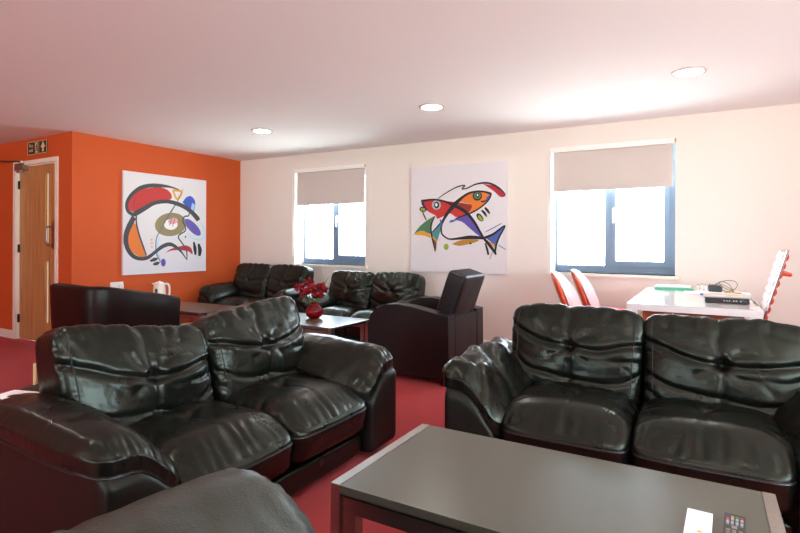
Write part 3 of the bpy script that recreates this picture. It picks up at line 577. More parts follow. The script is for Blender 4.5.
for h in holes:
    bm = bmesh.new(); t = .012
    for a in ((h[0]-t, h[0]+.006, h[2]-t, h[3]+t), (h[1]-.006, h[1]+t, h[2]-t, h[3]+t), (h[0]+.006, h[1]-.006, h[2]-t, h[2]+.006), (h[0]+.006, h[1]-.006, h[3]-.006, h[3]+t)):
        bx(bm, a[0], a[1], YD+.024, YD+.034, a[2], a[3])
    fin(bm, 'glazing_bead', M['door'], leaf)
    box('vision_panel', (h[0], h[1], YD+.05, YD+.056, h[2], h[3]), mat('glowing_wired_glass', '#d8cbb4', .15, emit=('#e8d8b8', .25)), leaf)  # glow put into the glass stands in for a lit corridor beyond
bm = bmesh.new(); hx = -6.455
bx(bm, hx-.035, hx+.035, YD+.027, YD+.031, 1.10, 1.42)
tube(bm, [(hx-.02, YD+.03, 1.14), (hx-.02, YD-.02, 1.145), (hx-.02, YD-.035, 1.17), (hx-.02, YD-.035, 1.33), (hx-.02, YD-.02, 1.355), (hx-.02, YD+.03, 1.36)], .010, 10)
fin(bm, 'pull_handle', M['steel'], leaf, smooth=True)
for z in (.2, 1.05, 1.82):
    box('hinge', (x0+.008, x0+.028, YD+.012, YD+.034, z, z+.10), M['hinge'], leaf, bevel=.003)
cl = thing('door_closer', 'metal overhead closer with a long arm at the top of the door', 'door closer', (x0+.13, YD+.0, 2.085))
box('closer_body', (-.10, .10, -.035, .028, -.045, .035), mat('closer_metal', '#8b7468', .4, metal=.6), cl, bevel=.008)
bm = bmesh.new(); lathe(bm, [(.018, .0), (.018, .03), (.008, .035)], (.02, -.01, .035), 12); fin(bm, 'spindle', M['steel'], cl, smooth=True)
box('valve_cover', (-.06, .0, -.03, .01, -.075, -.0455), M['steel'], cl)
bm = bmesh.new(); tube(bm, [(.02, -.01, .06), (-.25, -.12, .07), (-.62, -.20, .075)], .009, 8); fin(bm, 'closer_arm', mat('arm_metal', '#5c4a44', .4, metal=.7), cl, smooth=True)

# exit sign
sg = thing('exit_sign', 'green and cream fire exit sign with arrow above the door', 'sign', (-6.745, YD-.006, 2.283))
box('sign_plate', (-.215, .215, -.004, .004, -.075, .075), M['signgreen'], sg, bevel=.002)
bm = bmesh.new(); t = .006
for a in ((-.215, -.209, -.075, .075), (.209, .215, -.075, .075), (-.209, .209, -.075, -.069), (-.209, .209, .069, .075)): bx(bm, a[0], a[1], -.0055, -.004, a[2], a[3])
fin(bm, 'sign_border', M['signcream'], sg)
def text(txt, size, loc, m, parent, name):
    cu = bpy.data.curves.new(name, 'FONT'); cu.body = txt; cu.size = size; cu.extrude = .0006; cu.align_x = 'CENTER'; cu.space_line = .85
    to = bpy.data.objects.new('tmp', cu); C.objects.link(to); bpy.context.view_layer.update()
    me = bpy.data.meshes.new_from_object(to.evaluated_get(bpy.context.evaluated_depsgraph_get())); C.objects.unlink(to); bpy.data.objects.remove(to)
    me.transform(Matrix.Translation(loc) @ Matrix.Rotation(pi/2, 4, 'X')); me.materials.clear()
    return link(name, me, m, parent)
text('Fire\nexit', .062, (-.135, -.0052, .010), M['signcream'], sg, 'lettering')
bm = bmesh.new()
prism(bm, [(-.045, -.06), (.045, -.06), (.045, .06), (-.045, .06)], 'y', -.0052, -.004)
fin(bm, 'pictogram_panel', M['signcream'], sg)
bm = bmesh.new()                                                    # running figure and doorway
prism(bm, [(.018, -.055), (.04, -.055), (.04, .055), (.018, .055)], 'y', -.0062, -.0052)
for a, b, r in (((-.005, .038), (-.005, .039), .011), ((-.012, .022), (-.008, -.01), .009), ((-.010, -.01), (-.032, -.03), .006), ((-.032, -.03), (-.036, -.045), .005), ((-.006, -.01), (.008, -.025), .006), ((.008, -.025), (.002, -.05), .005), ((-.012, .02), (-.034, .008), .004), ((-.008, .02), (.010, .008), .004)):
    v = Vector((b[0]-a[0], b[1]-a[1])); v = v.normalized() if v.length > .002 else Vector((0, 1)); nrm = Vector((-v.y, v.x))*r; e = v*r*.6
    A, B_ = Vector(a)-e, Vector(b)+e
    prism(bm, [tuple(A-nrm), tuple(B_-nrm), tuple(B_+nrm), tuple(A+nrm)], 'y', -.0062, -.0052)
fin(bm, 'running_figure', M['signgreen'], sg)
bm = bmesh.new(); prism(bm, [(.115, -.055), (.150, -.055), (.150, -.005), (.188, -.005), (.132, .062), (.078, -.005), (.115, -.005)], 'y', -.0052, -.004)
fin(bm, 'arrow', M['signcream'], sg)

# socket with plug on the orange wall
so = thing('wall_socket', 'white double socket low on the orange wall beneath the canvas', 'socket', (XO, 3.69, .665))
box('face_plate', (0, .010, -.078, .078, -.045, .045), M['white'], so, bevel=.003)
for y in (-.04, .04): box('switch', (.010, .014, y-.008, y+.008, .012, .03), M['white'], so)
bm = bmesh.new(); bx(bm, .010, .045, .018, .062, -.035, .015); tube(bm, [(.035, .04, -.035), (.04, .042, -.10), (.03, .05, -.30), (.025, .06, -.62)], .004, 6)
fin(bm, 'plug', M['white'], so, bevel=.004, smooth=True)

# ceiling lights
for i, (x, y, lab) in enumerate(((-4.155, 4.167, 'round recessed ceiling light nearest the orange wall'), (-2.10, 4.163, 'round recessed ceiling light in front of the fish canvas, middle of three'),
                                 (-.10, 4.19, 'round recessed ceiling light nearest the right side, above the white table'))):
    r = thing('ceiling_light', lab, 'ceiling light', (x, y, ZC), group='recessed ceiling lights')
    bm = bmesh.new(); lathe(bm, [(.088, -.001), (.088, -.010), (.112, -.007), (.114, 0), (.088, 0)], (0, 0, 0), 40); fin(bm, 'bezel', mat('bezel_white', '#d8c8c4', .4), r, smooth=True)
    bm = bmesh.new(); lathe(bm, [(.001, -.003), (.088, -.003), (.088, -.006), (.001, -.0061)], (0, 0, 0), 32); fin(bm, 'diffuser', M['lamp'], r)

for y in (.95, -2.2):  # extra downlights out of view, added to put highlights on the leather
    for x in (-4.155, -2.10, -.10, 1.95):
        c = copy_tree(r); c.location = (x, y, ZC); c['label'] = 'added unseen ceiling light over the near half of the room'
# canvases
def canvas(name, label, loc, rz, w, h, strokes, th=.03):
    """one mesh: a stretched canvas whose front carries flat painted shapes"""
    bm = bmesh.new(); keys = []; bx(bm, 0, w, -th, 0, 0, h, 0); mats = [M['canvas']]
    z = th
    for i, s in enumerate(strokes):
        key = 'pt_'+s[1]
        if key not in keys: keys.append(key); mats.append(M[key])
        mi = keys.index(key)+1; y = -(th+.0004+.00009*i)
        if s[0] == 'f':
            pts = catmull([(p[0], p[1], 0) for p in s[2]]+[(s[2][0][0], s[2][0][1], 0)], 4)[:-1]
            vs = [bm.verts.new((p.x, y, p.y)) for p in pts]
            f = bm.faces.new(vs); f.material_index = mi
        else:
            wd = s[3] if isinstance(s[3], list) else [s[3]*.8]+[s[3]]*(len(s[2])-2)+[s[3]*.8]
            n = 5 if len(s[2]) > 2 else 1
            pts = catmull([(p[0], p[1], wd[k]) for k, p in enumerate(s[2])], n); L = []
            for k, p in enumerate(pts):
                q = pts[min(k+1, len(pts)-1)]-pts[max(k-1, 0)]; nn = Vector((-q.y, q.x)); nn = nn.normalized() if nn.length > 1e-9 else Vector((0, 1))
                hw = max(p.z, .002)/2*1.4; L.append((bm.verts.new((p.x+nn.x*hw, y, p.y+nn.y*hw)), bm.verts.new((p.x-nn.x*hw, y, p.y-nn.y*hw))))
            for a, b in zip(L, L[1:]): bm.faces.new((a[0], b[0], b[1], a[1])).material_index = mi
    bmesh.ops.triangulate(bm, faces=[f for f in bm.faces if len(f.verts) > 4], ngon_method='EAR_CLIP')
    me = bpy.data.meshes.new(name); bm.to_mesh(me); bm.free()
    o = link(name, me, mats); o.location = loc; o.rotation_euler = (0, 0, rz); tag(o, label, 'painting'); return o
P1s = [tuple(s[:2])+([(p[0]-.0+.03, p[1]+.023) for p in s[2]],)+tuple(s[3:]) for s in P1]
P2s = [tuple(s[:2])+([(p[0], p[1]-.046) for p in s[2]],)+tuple(s[3:]) for s in P2]
canvas('canvas_print', 'square abstract canvas of looping charcoal strokes on the orange wall', (XO+.0015, 3.75, .787), pi/2, 1.2, 1.25, P1s)
canvas('canvas_print', 'square canvas of two colourful crossed fish on the white wall', (-3.08, YW-.0015, .846), 0, 1.2, 1.25, P2s)
# ------------------------------------------------------------------ furniture
def coffee_table(label, loc):
    L, W, H = 1.19, .616, .45; f = .034
    r = thing('coffee_table', label, 'table', loc, 0, None)
    box('tabletop', (-L/2+f+.001, L/2-f-.001, -W/2, W/2, H-.026, H-.001), [M['laminate']], r, bevel=.0015)
    box('top_edging', (-L/2+f+.002, L/2-f-.002, -W/2+.003, W/2-.003, H-.034, H-.0265), M['edge'], r)
    for s in (-1, 1):
        x0, x1 = (-L/2, -L/2+f) if s < 0 else (L/2-f, L/2)
        e = box('end_rail', (x0, x1, -W/2, W/2, H-.012, H), M['steel'], r, bevel=.0015)
        for y in (-W/2, W/2-.045): box('leg', (x0, x1, y, y+.045, 0, H-.0125), M['steel'], r, bevel=.0015)
    for y in (-W/2+.004, W/2-.044):                      # mitred inner frames under the long edges
        bm = bmesh.new(); a, b, t, z1, z0 = -L/2+f+.012, L/2-f-.012, .045, H-.036, .0
        o = [(a, z0), (a, z1), (b, z1), (b, z0), (b-t, z0), (b-t, z1-t), (a+t, z1-t), (a+t, z0)]
        prism(bm, o, 'y', y, y+.04); fr = fin(bm, 'side_frame', M['steel'], r, bevel=.0015)
        for xb in (a-.006, b+.006):
            for z in (.12, .37): box('bolt', (xb-.012, xb+.012, y+.014, y+.026, z-.006, z+.006), M['chrome'], fr)
    return r
T0 = coffee_table('long dark coffee table in front with steel ends, a remote on it', (-.41, 1.615, 0))
def place(src, label, loc, rz=0, scale=None):
    c = copy_tree(src); c['label'] = label; c.location = loc; c.rotation_euler = (0, 0, rz)
    if scale: c.scale = scale
    return c
place(T0, 'dark coffee table with the red flower vase standing on it', (-3.39, 3.945, 0))
place(T0, 'dark coffee table by the orange wall carrying the kettle', (-5.135, 3.99, 0))

make_sofa('large black leather two-seat sofa at left, creased cushions, facing right', (-2.055, 1.81, 0), pi/2, seed=2, n=44, scale=(.965, 1, 1), crumple=0, tilt=(-.07, .05), bw=1.03, bz=(-.03, -.005))
make_sofa('large black leather two-seat sofa at right behind the front coffee table, crumpled arm', (-.275, 2.885, 0), 0, seed=5, n=44, scale=(.955, 1, 1), crumple=-1, tilt=(0, 0), drop=1.35, bw=1.03, bz=(-.006, -.018))
make_sofa('black leather sofa in the corner beside the orange wall', (-5.04, 5.08, 0), 0, seed=8, n=22, scale=(.80, .95, 1.05), crumple=0, tilt=(.0, .0), drop=.7, bw=1.12)
make_sofa('black leather sofa under the smaller window, behind the flower table', (-3.40, 5.10, 0), 0, seed=13, n=24, scale=(.785, .93, .99), crumple=0, drop=.7, bw=1.12)
make_sofa('worn grey-black leather sofa nearest the camera, only its arm showing', (-.205, .60, 0), pi, seed=21, n=30, scale=(1, 1, 1.04), crumple=0, drop=.7, bz=(-.12, -.12), mats=(M['leather_worn'], M['leather_side']))

# smooth armchair, back turned to the right
r = thing('armchair', 'smooth dark brown armchair seen from its side and back, facing left', 'armchair', (-2.215, 4.335, 0), -pi/2)
# local: x across (world -y), y front(-)/back(+) (world x)
prof = [(-.385, .06), (-.40, .30), (-.40, .46), (-.375, .55), (-.31, .615), (-.22, .648), (-.10, .656), (.05, .640), (.20, .612), (.33, .590), (.385, .582), (.392, .06)]
for s in (-1, 1):
    a, b = (-.395, -.245) if s < 0 else (.245, .395)
    bm = bmesh.new(); prism(bm, prof, 'x', a, b); arm = fin(bm, 'arm', M['vinyl'], r, smooth=True, bevel=.022, seg=4)
    bm = bmesh.new(); pp = [(a+.004 if s < 0 else b-.004, p[0], p[1]) for p in catmull([(q[0], q[1], 0) for q in prof[1:]], 3)]
    for xx in (a+.005, b-.005):
        tube(bm, [(xx, q[0]*.995, q[1]-.003) for q in prof[1:]], .0045, 6)
    fin(bm, 'piping', M['vinyl'], arm, smooth=True)
nz = Noise(77)
def soft(off, rot=0, amp=.006):
    def f(Q, p, nm):
        p = p+nm*(amp*(nz(p[:, 0]*7+3, p[:, 2]*7+p[:, 1]*5)-.5))[:, None]
        c, s_ = math.cos(rot), math.sin(rot); y = p[:, 1]*c+p[:, 2]*s_; z = p[:, 2]*c-p[:, 1]*s_
        return np.stack([p[:, 0]+off[0], y+off[1], z+off[2]], 1)
    return f
Pillow((.243, .33, .075), 9, soft((0, -.06, .39))).build('seat_cushion', 14, M['vinyl'], r)
bc = Pillow((.240, .088, .255), 12, soft((0, .315, .695), .33)).build('backrest', 18, M['vinyl'], r)
box('back_panel', (-.244, .244, .33, .385, .07, .56), M['vinyl'], r, bevel=.012, seg=3)
box('front_panel', (-.244, .244, -.375, -.33, .07, .32), M['vinyl'], r, bevel=.01, seg=3)
for x in (-.34, .34):
    for y in (-.33, .34): box('foot', (x-.03, x+.03, y-.03, y+.03, 0, .062), M['edge'], r, bevel=.004)

# dark brown tub chair, its back turned to the camera
r = thing('tub_chair', 'dark brown tub armchair with its back to us, in front of the kettle table', 'armchair', (-4.36, 2.68, 0), 0)
def shell(path, z0, z1, th, flare, lip):
    """vertical shell following a plan path, thickness th, leaning outwards by flare"""
    bm = bmesh.new(); P = [Vector((p[0], p[1], 0)) for p in path]; n = len(P); rows = []
    zs = [z0, z0+.02]+[z0+.02+(z1-z0-.05)*k/5 for k in range(1, 6)]
    for i, p in enumerate(P):
        t = (P[min(i+1, n-1)]-P[max(i-1, 0)]).normalized(); o = Vector((t.y, -t.x, 0)); ring = []
        drop = path[i][2]
        for z in zs: ring.append(p+o*(flare*(z-z0)/(z1-z0))+Vector((0, 0, z-drop*(z-z0)/(z1-z0))))
        zt = z1-drop; fo = o*flare
        for k in range(1, 6):
            a = pi*k/6; ring.append(p+fo-o*(th/2)+o*(th/2*math.cos(a))+Vector((0, 0, zt-.03+.03*math.sin(a))))
        for z in zs[::-1]: ring.append(p+o*(flare*(z-z0)/(z1-z0)-th)+Vector((0, 0, z-drop*(z-z0)/(z1-z0))))
        rows.append([bm.verts.new(v) for v in ring])
    for A, B in zip(rows, rows[1:]):
        m_ = len(A)
        for k in range(m_-1): bm.faces.new((A[k], B[k], B[k+1], A[k+1]))
        bm.faces.new((A[-1], B[-1], B[0], A[0]))
    bm.faces.new(rows[0]); bm.faces.new(rows[-1][::-1]); return bm
path = [(-.30, .37, .14), (-.325, .2, .10), (-.33, 0, .06), (-.33, -.2, .02), (-.31, -.32, 0), (-.24, -.38, 0), (0, -.395, 0), (.24, -.38, 0), (.31, -.32, 0), (.33, -.2, .02), (.33, 0, .06), (.325, .2, .10), (.30, .37, .14)]
path = [(p.x, p.y, max(0, p.z)) for p in catmull(path, 4)]
sh = fin(shell(path, .05, .845, .09, .035, .03), 'shell', M['vinyl_brown'], r, smooth=True)
for sg_ in (-1, 1):
    bm = bmesh.new(); tube(bm, [((.292+.02*(z-.05))*sg_, -.352-.028*((z-.05)/.75), z) for z in [.07+.037*k for k in range(20)]], .004, 6)
    fin(bm, 'seam', M['vinyl_brown'], sh, smooth=True)
Pillow((.225, .28, .08), 8, soft((0, .02, .36))).build('seat_cushion', 14, M['vinyl_brown'], r)
box('seat_base', (-.23, .23, -.28, .32, .06, .28), M['vinyl_brown'], r, bevel=.01)
for x in (-.2, .2):
    for y in (-.22, .28):
        bm = bmesh.new(); lathe(bm, [(.022, 0), (.028, .06)], (x, y, 0), 12); fin(bm, 'foot', M['edge'], r, smooth=True)

# white table with its clutter
TZ = .79
r = thing('dining_table', 'glossy white table near the right window', 'table', (-.075, 4.655, 0))
hx, hy = .385, .785
box('tabletop', (-hx, hx, -hy, hy, TZ-.045, TZ), M['whitegloss'], r, bevel=.003)
for x in (-hx+.002, hx-.072):
    for y in (-hy+.002, hy-.072): box('leg', (x, x+.07, y, y+.07, 0, TZ-.046), M['whitegloss'], r, bevel=.002)
ap = box('apron', (-hx+.09, hx-.09, -hy+.12, -hy+.14, TZ-.19, TZ-.046), M['terracotta'], r, bevel=.002)
bm = bmesh.new(); 
for x in (.035, .06): tube(bm, [(x, -hy+.12, TZ-.075), (x, -hy+.105, TZ-.08), (x+.004, -hy+.105, TZ-.105), (x, -hy+.12, TZ-.11)], .003, 6)
fin(bm, 'hook', M['chrome'], ap, smooth=True)

r = thing('document_folder', 'green-edged folder of white sheets, left part of the white table', 'folder', (-.235, 5.22, TZ), .04)
box('cover', (-.15, .15, -.10, .11, 0, .022), M['green'], r, bevel=.004)
box('sheets', (-.14, .13, -.07, .105, .0225, .032), M['paper'], r)
tag(box('paper_sheet', (-.10, .11, -.14, .15, 0, .0015), M['paper']), 'white paper sheet lying between the green folder and the black box', 'paper').location = (-.05, 5.03, TZ)
for i, (x, y, h) in enumerate(((-.052, 5.36, .045), (-.020, 5.37, .052), (.008, 5.36, .048), (.036, 5.37, .055))):
    r = thing('small_bottle', 'tiny bottle standing in a row behind the papers on the white table', 'bottle', (x, y, TZ), group='tiny bottles at the back of the white table')
    bm = bmesh.new(); lathe(bm, [(.008, 0), (.009, .003), (.009, h*.6), (.004, h*.72), (.004, h*.8)], seg=12); fin(bm, 'body', M['white'], r, smooth=True)
    bm = bmesh.new(); lathe(bm, [(.005, h*.8), (.005, h)], seg=10); fin(bm, 'cap', M['brass'], r, smooth=True)
r = thing('media_box', 'slim black box with a pale lid at the front of the white table', 'electronics', (.127, 4.31, TZ), .03)
box('case', (-.128, .128, -.13, .15, .004, .038), M['black'], r, bevel=.006, seg=3)
box('lid', (-.132, .132, -.105, .155, .0385, .046), mat('pale_lid', '#c9c2bb', .35), r, bevel=.003)
for k, x in enumerate((-.02, -.005, .01, .035, .05, .075)): box('front_button', (x, x+.008, -.133, -.130, .016, .024), M['steel'], r)
mb = r
for x in (-.1, .1):
    for y in (-.1, .12): box('rubber_foot', (x-.01, x+.01, y-.01, y+.01, 0, .0045), M['edge'], r)
pp_ = tag(box('paper_pile', (-.13, .14, -.10, .10, 0, .022), M['paper']), 'low pile of white papers behind the slim black box', 'papers'); pp_.location = (.165, 4.86, TZ)
tag(box('yellow_card', (-.055, .055, -.03, .03, 0, .006), M['yellow'], bevel=.001), 'yellow card lying on the pile of white papers', 'card').location = (.19, 4.83, TZ+.0225)
tag(box('blue_pad', (-.025, .025, -.04, .04, 0, .01), M['bluep'], bevel=.002), 'small dark blue pad just left of the paper pile', 'notepad').location = (-.005, 4.82, TZ)
r = thing('power_adapter', 'black power adapter with a looped cable on the papers', 'adapter', (.075, 4.90, TZ+.0225), -.1)
bm = bmesh.new(); prism(bm, [(-.045, 0), (.045, 0), (.048, .035), (.030, .050), (-.02, .056), (-.05, .05)], 'y', -.03, .03); fin(bm, 'adapter_body', M['dark'], r, bevel=.005, smooth=True)
bm = bmesh.new(); pts = [(.04, 0, .02), (.07, .0, .004), (.11, .02, .01), (.145, .03, .05), (.13, .03, .085), (.08, .02, .092), (.03, .01, .075), (.0, 0, .058), (.04, .0, .06), (.10, .0, .03), (.12, .01, .01), (.09, .02, .06), (.05, .02, .08), (.02, .01, .07), (.06, .0, .035), (.13, -.01, .003)]
tube(bm, catmull(pts, 6), .0022, 6); fin(bm, 'looped_cable', M['black'], r, smooth=True)
mi_ = (Matrix.Translation(mb.location) @ Matrix.Rotation(.03, 4, 'Z')).inverted()
bm = bmesh.new(); tube(bm, [mi_ @ v for v in catmull([(.20, 4.47, TZ+.012), (.25, 4.60, TZ+.005), (.285, 4.62, TZ+.004), (.295, 4.50, TZ+.004), (.298, 4.35, TZ+.004), (.300, 4.24, TZ+.004), (.301, 4.12, TZ+.004)], 6)], .0028, 6)
fin(bm, 'power_cord', M['black'], mb, smooth=True)

# moulded chairs left of the white table
def shell_chair(name, label, loc, rz):
    r = thing(name, label, 'chair', loc, rz)
    def bk(th, ins, off):
        def f(Q, p, nm):
            u, v = Q[:, 0], Q[:, 2]
            x = p[:, 0]*(1-.22*sm(.2, 1, v)-.12*sm(-.2, -1, v)); z = p[:, 2]
            y = p[:, 1]+.05*u*u*-1+.18*(v*.5+.5)**1.2+off
            return np.stack([x, y+.12, z+.70], 1)
        return f
    Pillow((.215, .030, .245), 3.2, bk(0, 0, 0)).build('back_shell', 16, M['redshell'], r)
    Pillow((.195, .012, .225), 3.2, bk(0, 0, -.026)).build('back_pad', 16, M['glarepad'], r)  # pale front layer stands in for window glare on the orange shell
    Pillow((.215, .215, .035), 5, lambda Q, p, nm: p+np.array([0, -.06, .54])+np.stack([p[:, 0]*0, p[:, 0]*0, .02*Q[:, 0]**2], 1)).build('seat', 16, M['redseat'], r)
    bm = bmesh.new(); bx(bm, -.03, .03, .08, .14, .50, .58); fin(bm, 'bracket', M['redshell'], r, bevel=.01, smooth=True)
    for x in (-.17, .17):
        for y in (-.22, .10):
            bm = bmesh.new(); tube(bm, [(x*.8, y*.8, .515), (x*1.1, y*1.15, .0)], .011, 10); fin(bm, 'leg', M['chrome'], r, smooth=True)
    return r
c0 = shell_chair('moulded_chair', 'orange-red moulded chair with window glare as a pale front, front one left of the white table', (-.84, 4.62, 0), pi/2)
place(c0, 'orange-red moulded chair nearer the window sill, behind its twin', (-.79, 5.15, 0), pi/2)

# ribbed chair at the right end
r = thing('ribbed_chair', 'high-backed chair with white ribbed front and red ribbed back', 'chair', (.275, 4.60, 0), -pi/2-.02); r.scale = (1, 1, .965)
th = .26
def rb(y, z): return Vector((0, y*math.cos(th)+z*math.sin(th)+.02, -y*math.sin(th)+z*math.cos(th)+.46))
def ribs(sgn, name, m, z1=.74):
    bm = bmesh.new(); N_ = 11; prof = []
    for k in range(N_*6+1):
        z = .03+(z1-.03)*k/(N_*6); y = sgn*(.008+.012*abs(math.sin(pi*k/6))); prof.append((y, z))
    prof = [(sgn*.004, .03)]+prof+[(sgn*.004, z1)]
    rows = [[bm.verts.new(Vector((x, 0, 0))+rb(y, z)) for y, z in prof] for x in (-.215, -.205, .205, .215)]
    for A, B in zip(rows, rows[1:]):
        for k in range(len(A)-1): bm.faces.new((A[k], A[k+1], B[k+1], B[k]))
        bm.faces.new((A[0], B[0], B[-1], A[-1]))
    bm.faces.new(rows[0]); bm.faces.new(rows[-1][::-1]); return fin(bm, name, m, r, smooth=True)
ribs(-1, 'back_pad', M['ribwhite']); ribs(1, 'rear_pad', M['redshell'])
bm = bmesh.new()
for x in (-.222, .222): tube(bm, [Vector((x, 0, 0))+rb(0, z) for z in (-.02, .2, .5, .755)], .009, 8)
tube(bm, [Vector((x, 0, 0))+rb(.0, .755) for x in (-.222, 0, .222)], .009, 8)
fin(bm, 'back_frame', M['chrome'], r, smooth=True)
bm = bmesh.new(); tube(bm, [rb(.015, .59)+Vector((-.16, 0, 0)), rb(.015, .59)+Vector((-.16, .05, -.005))], .014, 10); tube(bm, [rb(.015, .59)+Vector((.16, 0, 0)), rb(.015, .59)+Vector((.16, .05, -.005))], .014, 10)
tube(bm, [rb(.015, .59)+Vector((-.16, .045, -.005)), rb(.015, .59)+Vector((.16, .045, -.005))], .014, 10)
fin(bm, 'rear_handle', M['redshell'], r, smooth=True)
Pillow((.215, .22, .03), 7, soft((0, -.19, .46))).build('seat', 14, M['ribwhite'], r)
bm = bmesh.new(); tube(bm, [(0, -.15, .07), (0, -.15, .44)], .022, 14); fin(bm, 'column', M['chrome'], r, smooth=True)
for k in range(5):
    a = 2*pi*k/5+.3; bm = bmesh.new(); tube(bm, [(0, -.15, .08), (.27*math.cos(a), -.15+.27*math.sin(a), .05)], [.02, .013], 10); l = fin(bm, 'leg', M['chrome'], r, smooth=True)
    bm = bmesh.new(); tube(bm, [(.27*math.cos(a)-.01, -.15+.27*math.sin(a), .025), (.27*math.cos(a)+.01, -.15+.27*math.sin(a), .025)], .025, 14); fin(bm, 'castor', M['black'], l, smooth=True)

# kettle
kx, ky = -5.56, 3.93
r = thing('kettle', 'white electric jug kettle on the coffee table by the orange wall', 'kettle', (kx, ky, .45), .5)
bm = bmesh.new(); lathe(bm, [(.075, 0), (.082, .006), (.082, .022), (.072, .028)], seg=32); fin(bm, 'power_base', M['dark'], r, smooth=True)
bm = bmesh.new(); lathe(bm, [(.072, .029), (.078, .04), (.076, .10), (.066, .20), (.060, .235), (.055, .245)], seg=32); kb = fin(bm, 'body', mat('kettle_white', '#efe3d6', .25, coat=.3), r, smooth=True)
bm = bmesh.new(); lathe(bm, [(.053, .246), (.052, .258), (.030, .266), (.012, .268), (.012, .276), (.004, .278)], seg=24); fin(bm, 'lid', M['white'], r, smooth=True)
bm = bmesh.new(); prism(bm, [(-.055, .225), (-.085, .25), (-.055, .248)], 'y', -.018, .018); fin(bm, 'spout', M['white'], r, bevel=.003)
bm = bmesh.new(); tube(bm, catmull([(.050, 0, .236), (.085, 0, .245), (.115, 0, .225), (.122, 0, .16), (.112, 0, .09), (.076, 0, .06)], 6), .0115, 10); fin(bm, 'handle', M['white'], r, smooth=True)
bm = bmesh.new(); bx(bm, -.012, .012, -.0795, -.070, .07, .19); fin(bm, 'water_gauge', M['dark'], kb, bevel=.002)

# vase and flowers
vx, vy = -3.30, 4.02
r = thing('vase', 'round ruby red glass vase on the middle coffee table', 'vase', (vx, vy, .45))
bm = bmesh.new(); prof = [(.035, 0), (.055, .006), (.078, .03), (.086, .06), (.080, .092), (.060, .115), (.040, .128), (.036, .142), (.046, .160), (.043, .160), (.033, .143), (.036, .130), (.056, .112), (.075, .09), (.081, .06), (.073, .032), (.05, .012), (.02, .010)]
seg = 48; rings = []
for q, z in prof:
    rings.append([bm.verts.new((q*(1+.035*math.cos(12*2*pi*k/seg)*(1 if .02 < z < .12 else 0))*math.cos(2*pi*k/seg), q*(1+.035*math.cos(12*2*pi*k/seg)*(1 if .02 < z < .12 else 0))*math.sin(2*pi*k/seg), z)) for k in range(seg)])
for A, B in zip(rings, rings[1:]):
    for k in range(seg): bm.faces.new((A[k], A[(k+1) % seg], B[(k+1) % seg], B[k]))
bm.faces.new(rings[0][::-1]); bm.faces.new(rings[-1]); fin(bm, 'glass_body', M['ruby'], r, smooth=True)
def petals(seed, R):
    rs = random.Random(seed); bm = bmesh.new()
    for k in range(46):
        ph = math.acos(1-1.55*(k+.5)/46); th_ = k*2.39996
        d = Vector((math.sin(ph)*math.cos(th_), math.sin(ph)*math.sin(th_), math.cos(ph))); t = d.orthogonal().normalized(); t.rotate(Matrix.Rotation(rs.uniform(0, 6), 3, d)); b = d.cross(t)
        L_ = R*rs.uniform(.85, 1.15); w = R*.34
        P = [d*.2*R, d*.6*L_+t*w-b*.1*w, d*L_+t*w*.6+b*w*.3, d*L_*1.05+b*w*.5, d*L_-t*w*.6+b*w*.3, d*.6*L_-t*w-b*.1*w, d*.75*L_-b*.35*w]
        v = [bm.verts.new(p) for p in P]
        for tri in ((0, 1, 6), (1, 2, 6), (2, 3, 6), (3, 4, 6), (4, 5, 6), (5, 0, 6)): bm.faces.new([v[i] for i in tri])
    return bm
fl = [(-.125, -.02, .35, .048), (-.062, .02, .40, .048), (-.10, .01, .29, .042), (-.01, -.03, .34, .052), (.045, .02, .36, .050), (.085, -.01, .33, .046), (.02, .0, .27, .050), (-.045, -.04, .315, .045), (.065, -.03, .28, .044)]
gv = thing('red_flower', 'red double flower standing in the round red vase', 'flower', (vx, vy, .62), group='red flowers in the vase')
first = None
for i, (dx, dy, z, R) in enumerate(fl):
    f = gv if i == 0 else gv.copy()
    if i: C.objects.link(f)
    X, Y = dx*.87*1.15, dx*.5+dy; z -= .055
    f.location = (vx+X, vy+Y, .45+z)
    fin(petals(i, R), 'petals', M['petal'], f)
    bm = bmesh.new(); tube(bm, catmull([(0, 0, 0), (-X*.2, -Y*.2, -.06), (-X*.85+.0, -Y*.85, .165-z), (-X*.98+.01*math.cos(i), -Y*.98+.01*math.sin(i), .03-z)], 4), .0022, 6); fin(bm, 'stem', M['stem'], f, smooth=True)
for i, (dx, h, b) in enumerate(((.10, .30, .16), (.145, .42, .20), (.06, .38, .05), (-.06, .25, -.12))):
    bm = bmesh.new(); pts = catmull([(0, 0, .05), (dx*.3*.87, dx*.15, h*.5), (dx*.87, dx*.5, h)], 6); wv = []
    for k, p in enumerate(pts):
        w = .009*math.sin(pi*min(.98, (k+1)/len(pts)))+.0008; wv.append([bm.verts.new(p+Vector((w*.87, w*.5, 0))), bm.verts.new(p+Vector((0, -.002, 0))), bm.verts.new(p-Vector((w*.87, w*.5, 0)))])
    for A, B in zip(wv, wv[1:]): bm.faces.new((A[0], A[1], B[1], B[0])); bm.faces.new((A[1], A[2], B[2], B[1]))
    o = fin(bm, 'grass_blade', M['leaf'], smooth=True); o.location = (vx, vy, .45); tag(o, 'thin green blade of foliage rising among the red flowers', 'leaf', 'green blades in the vase')

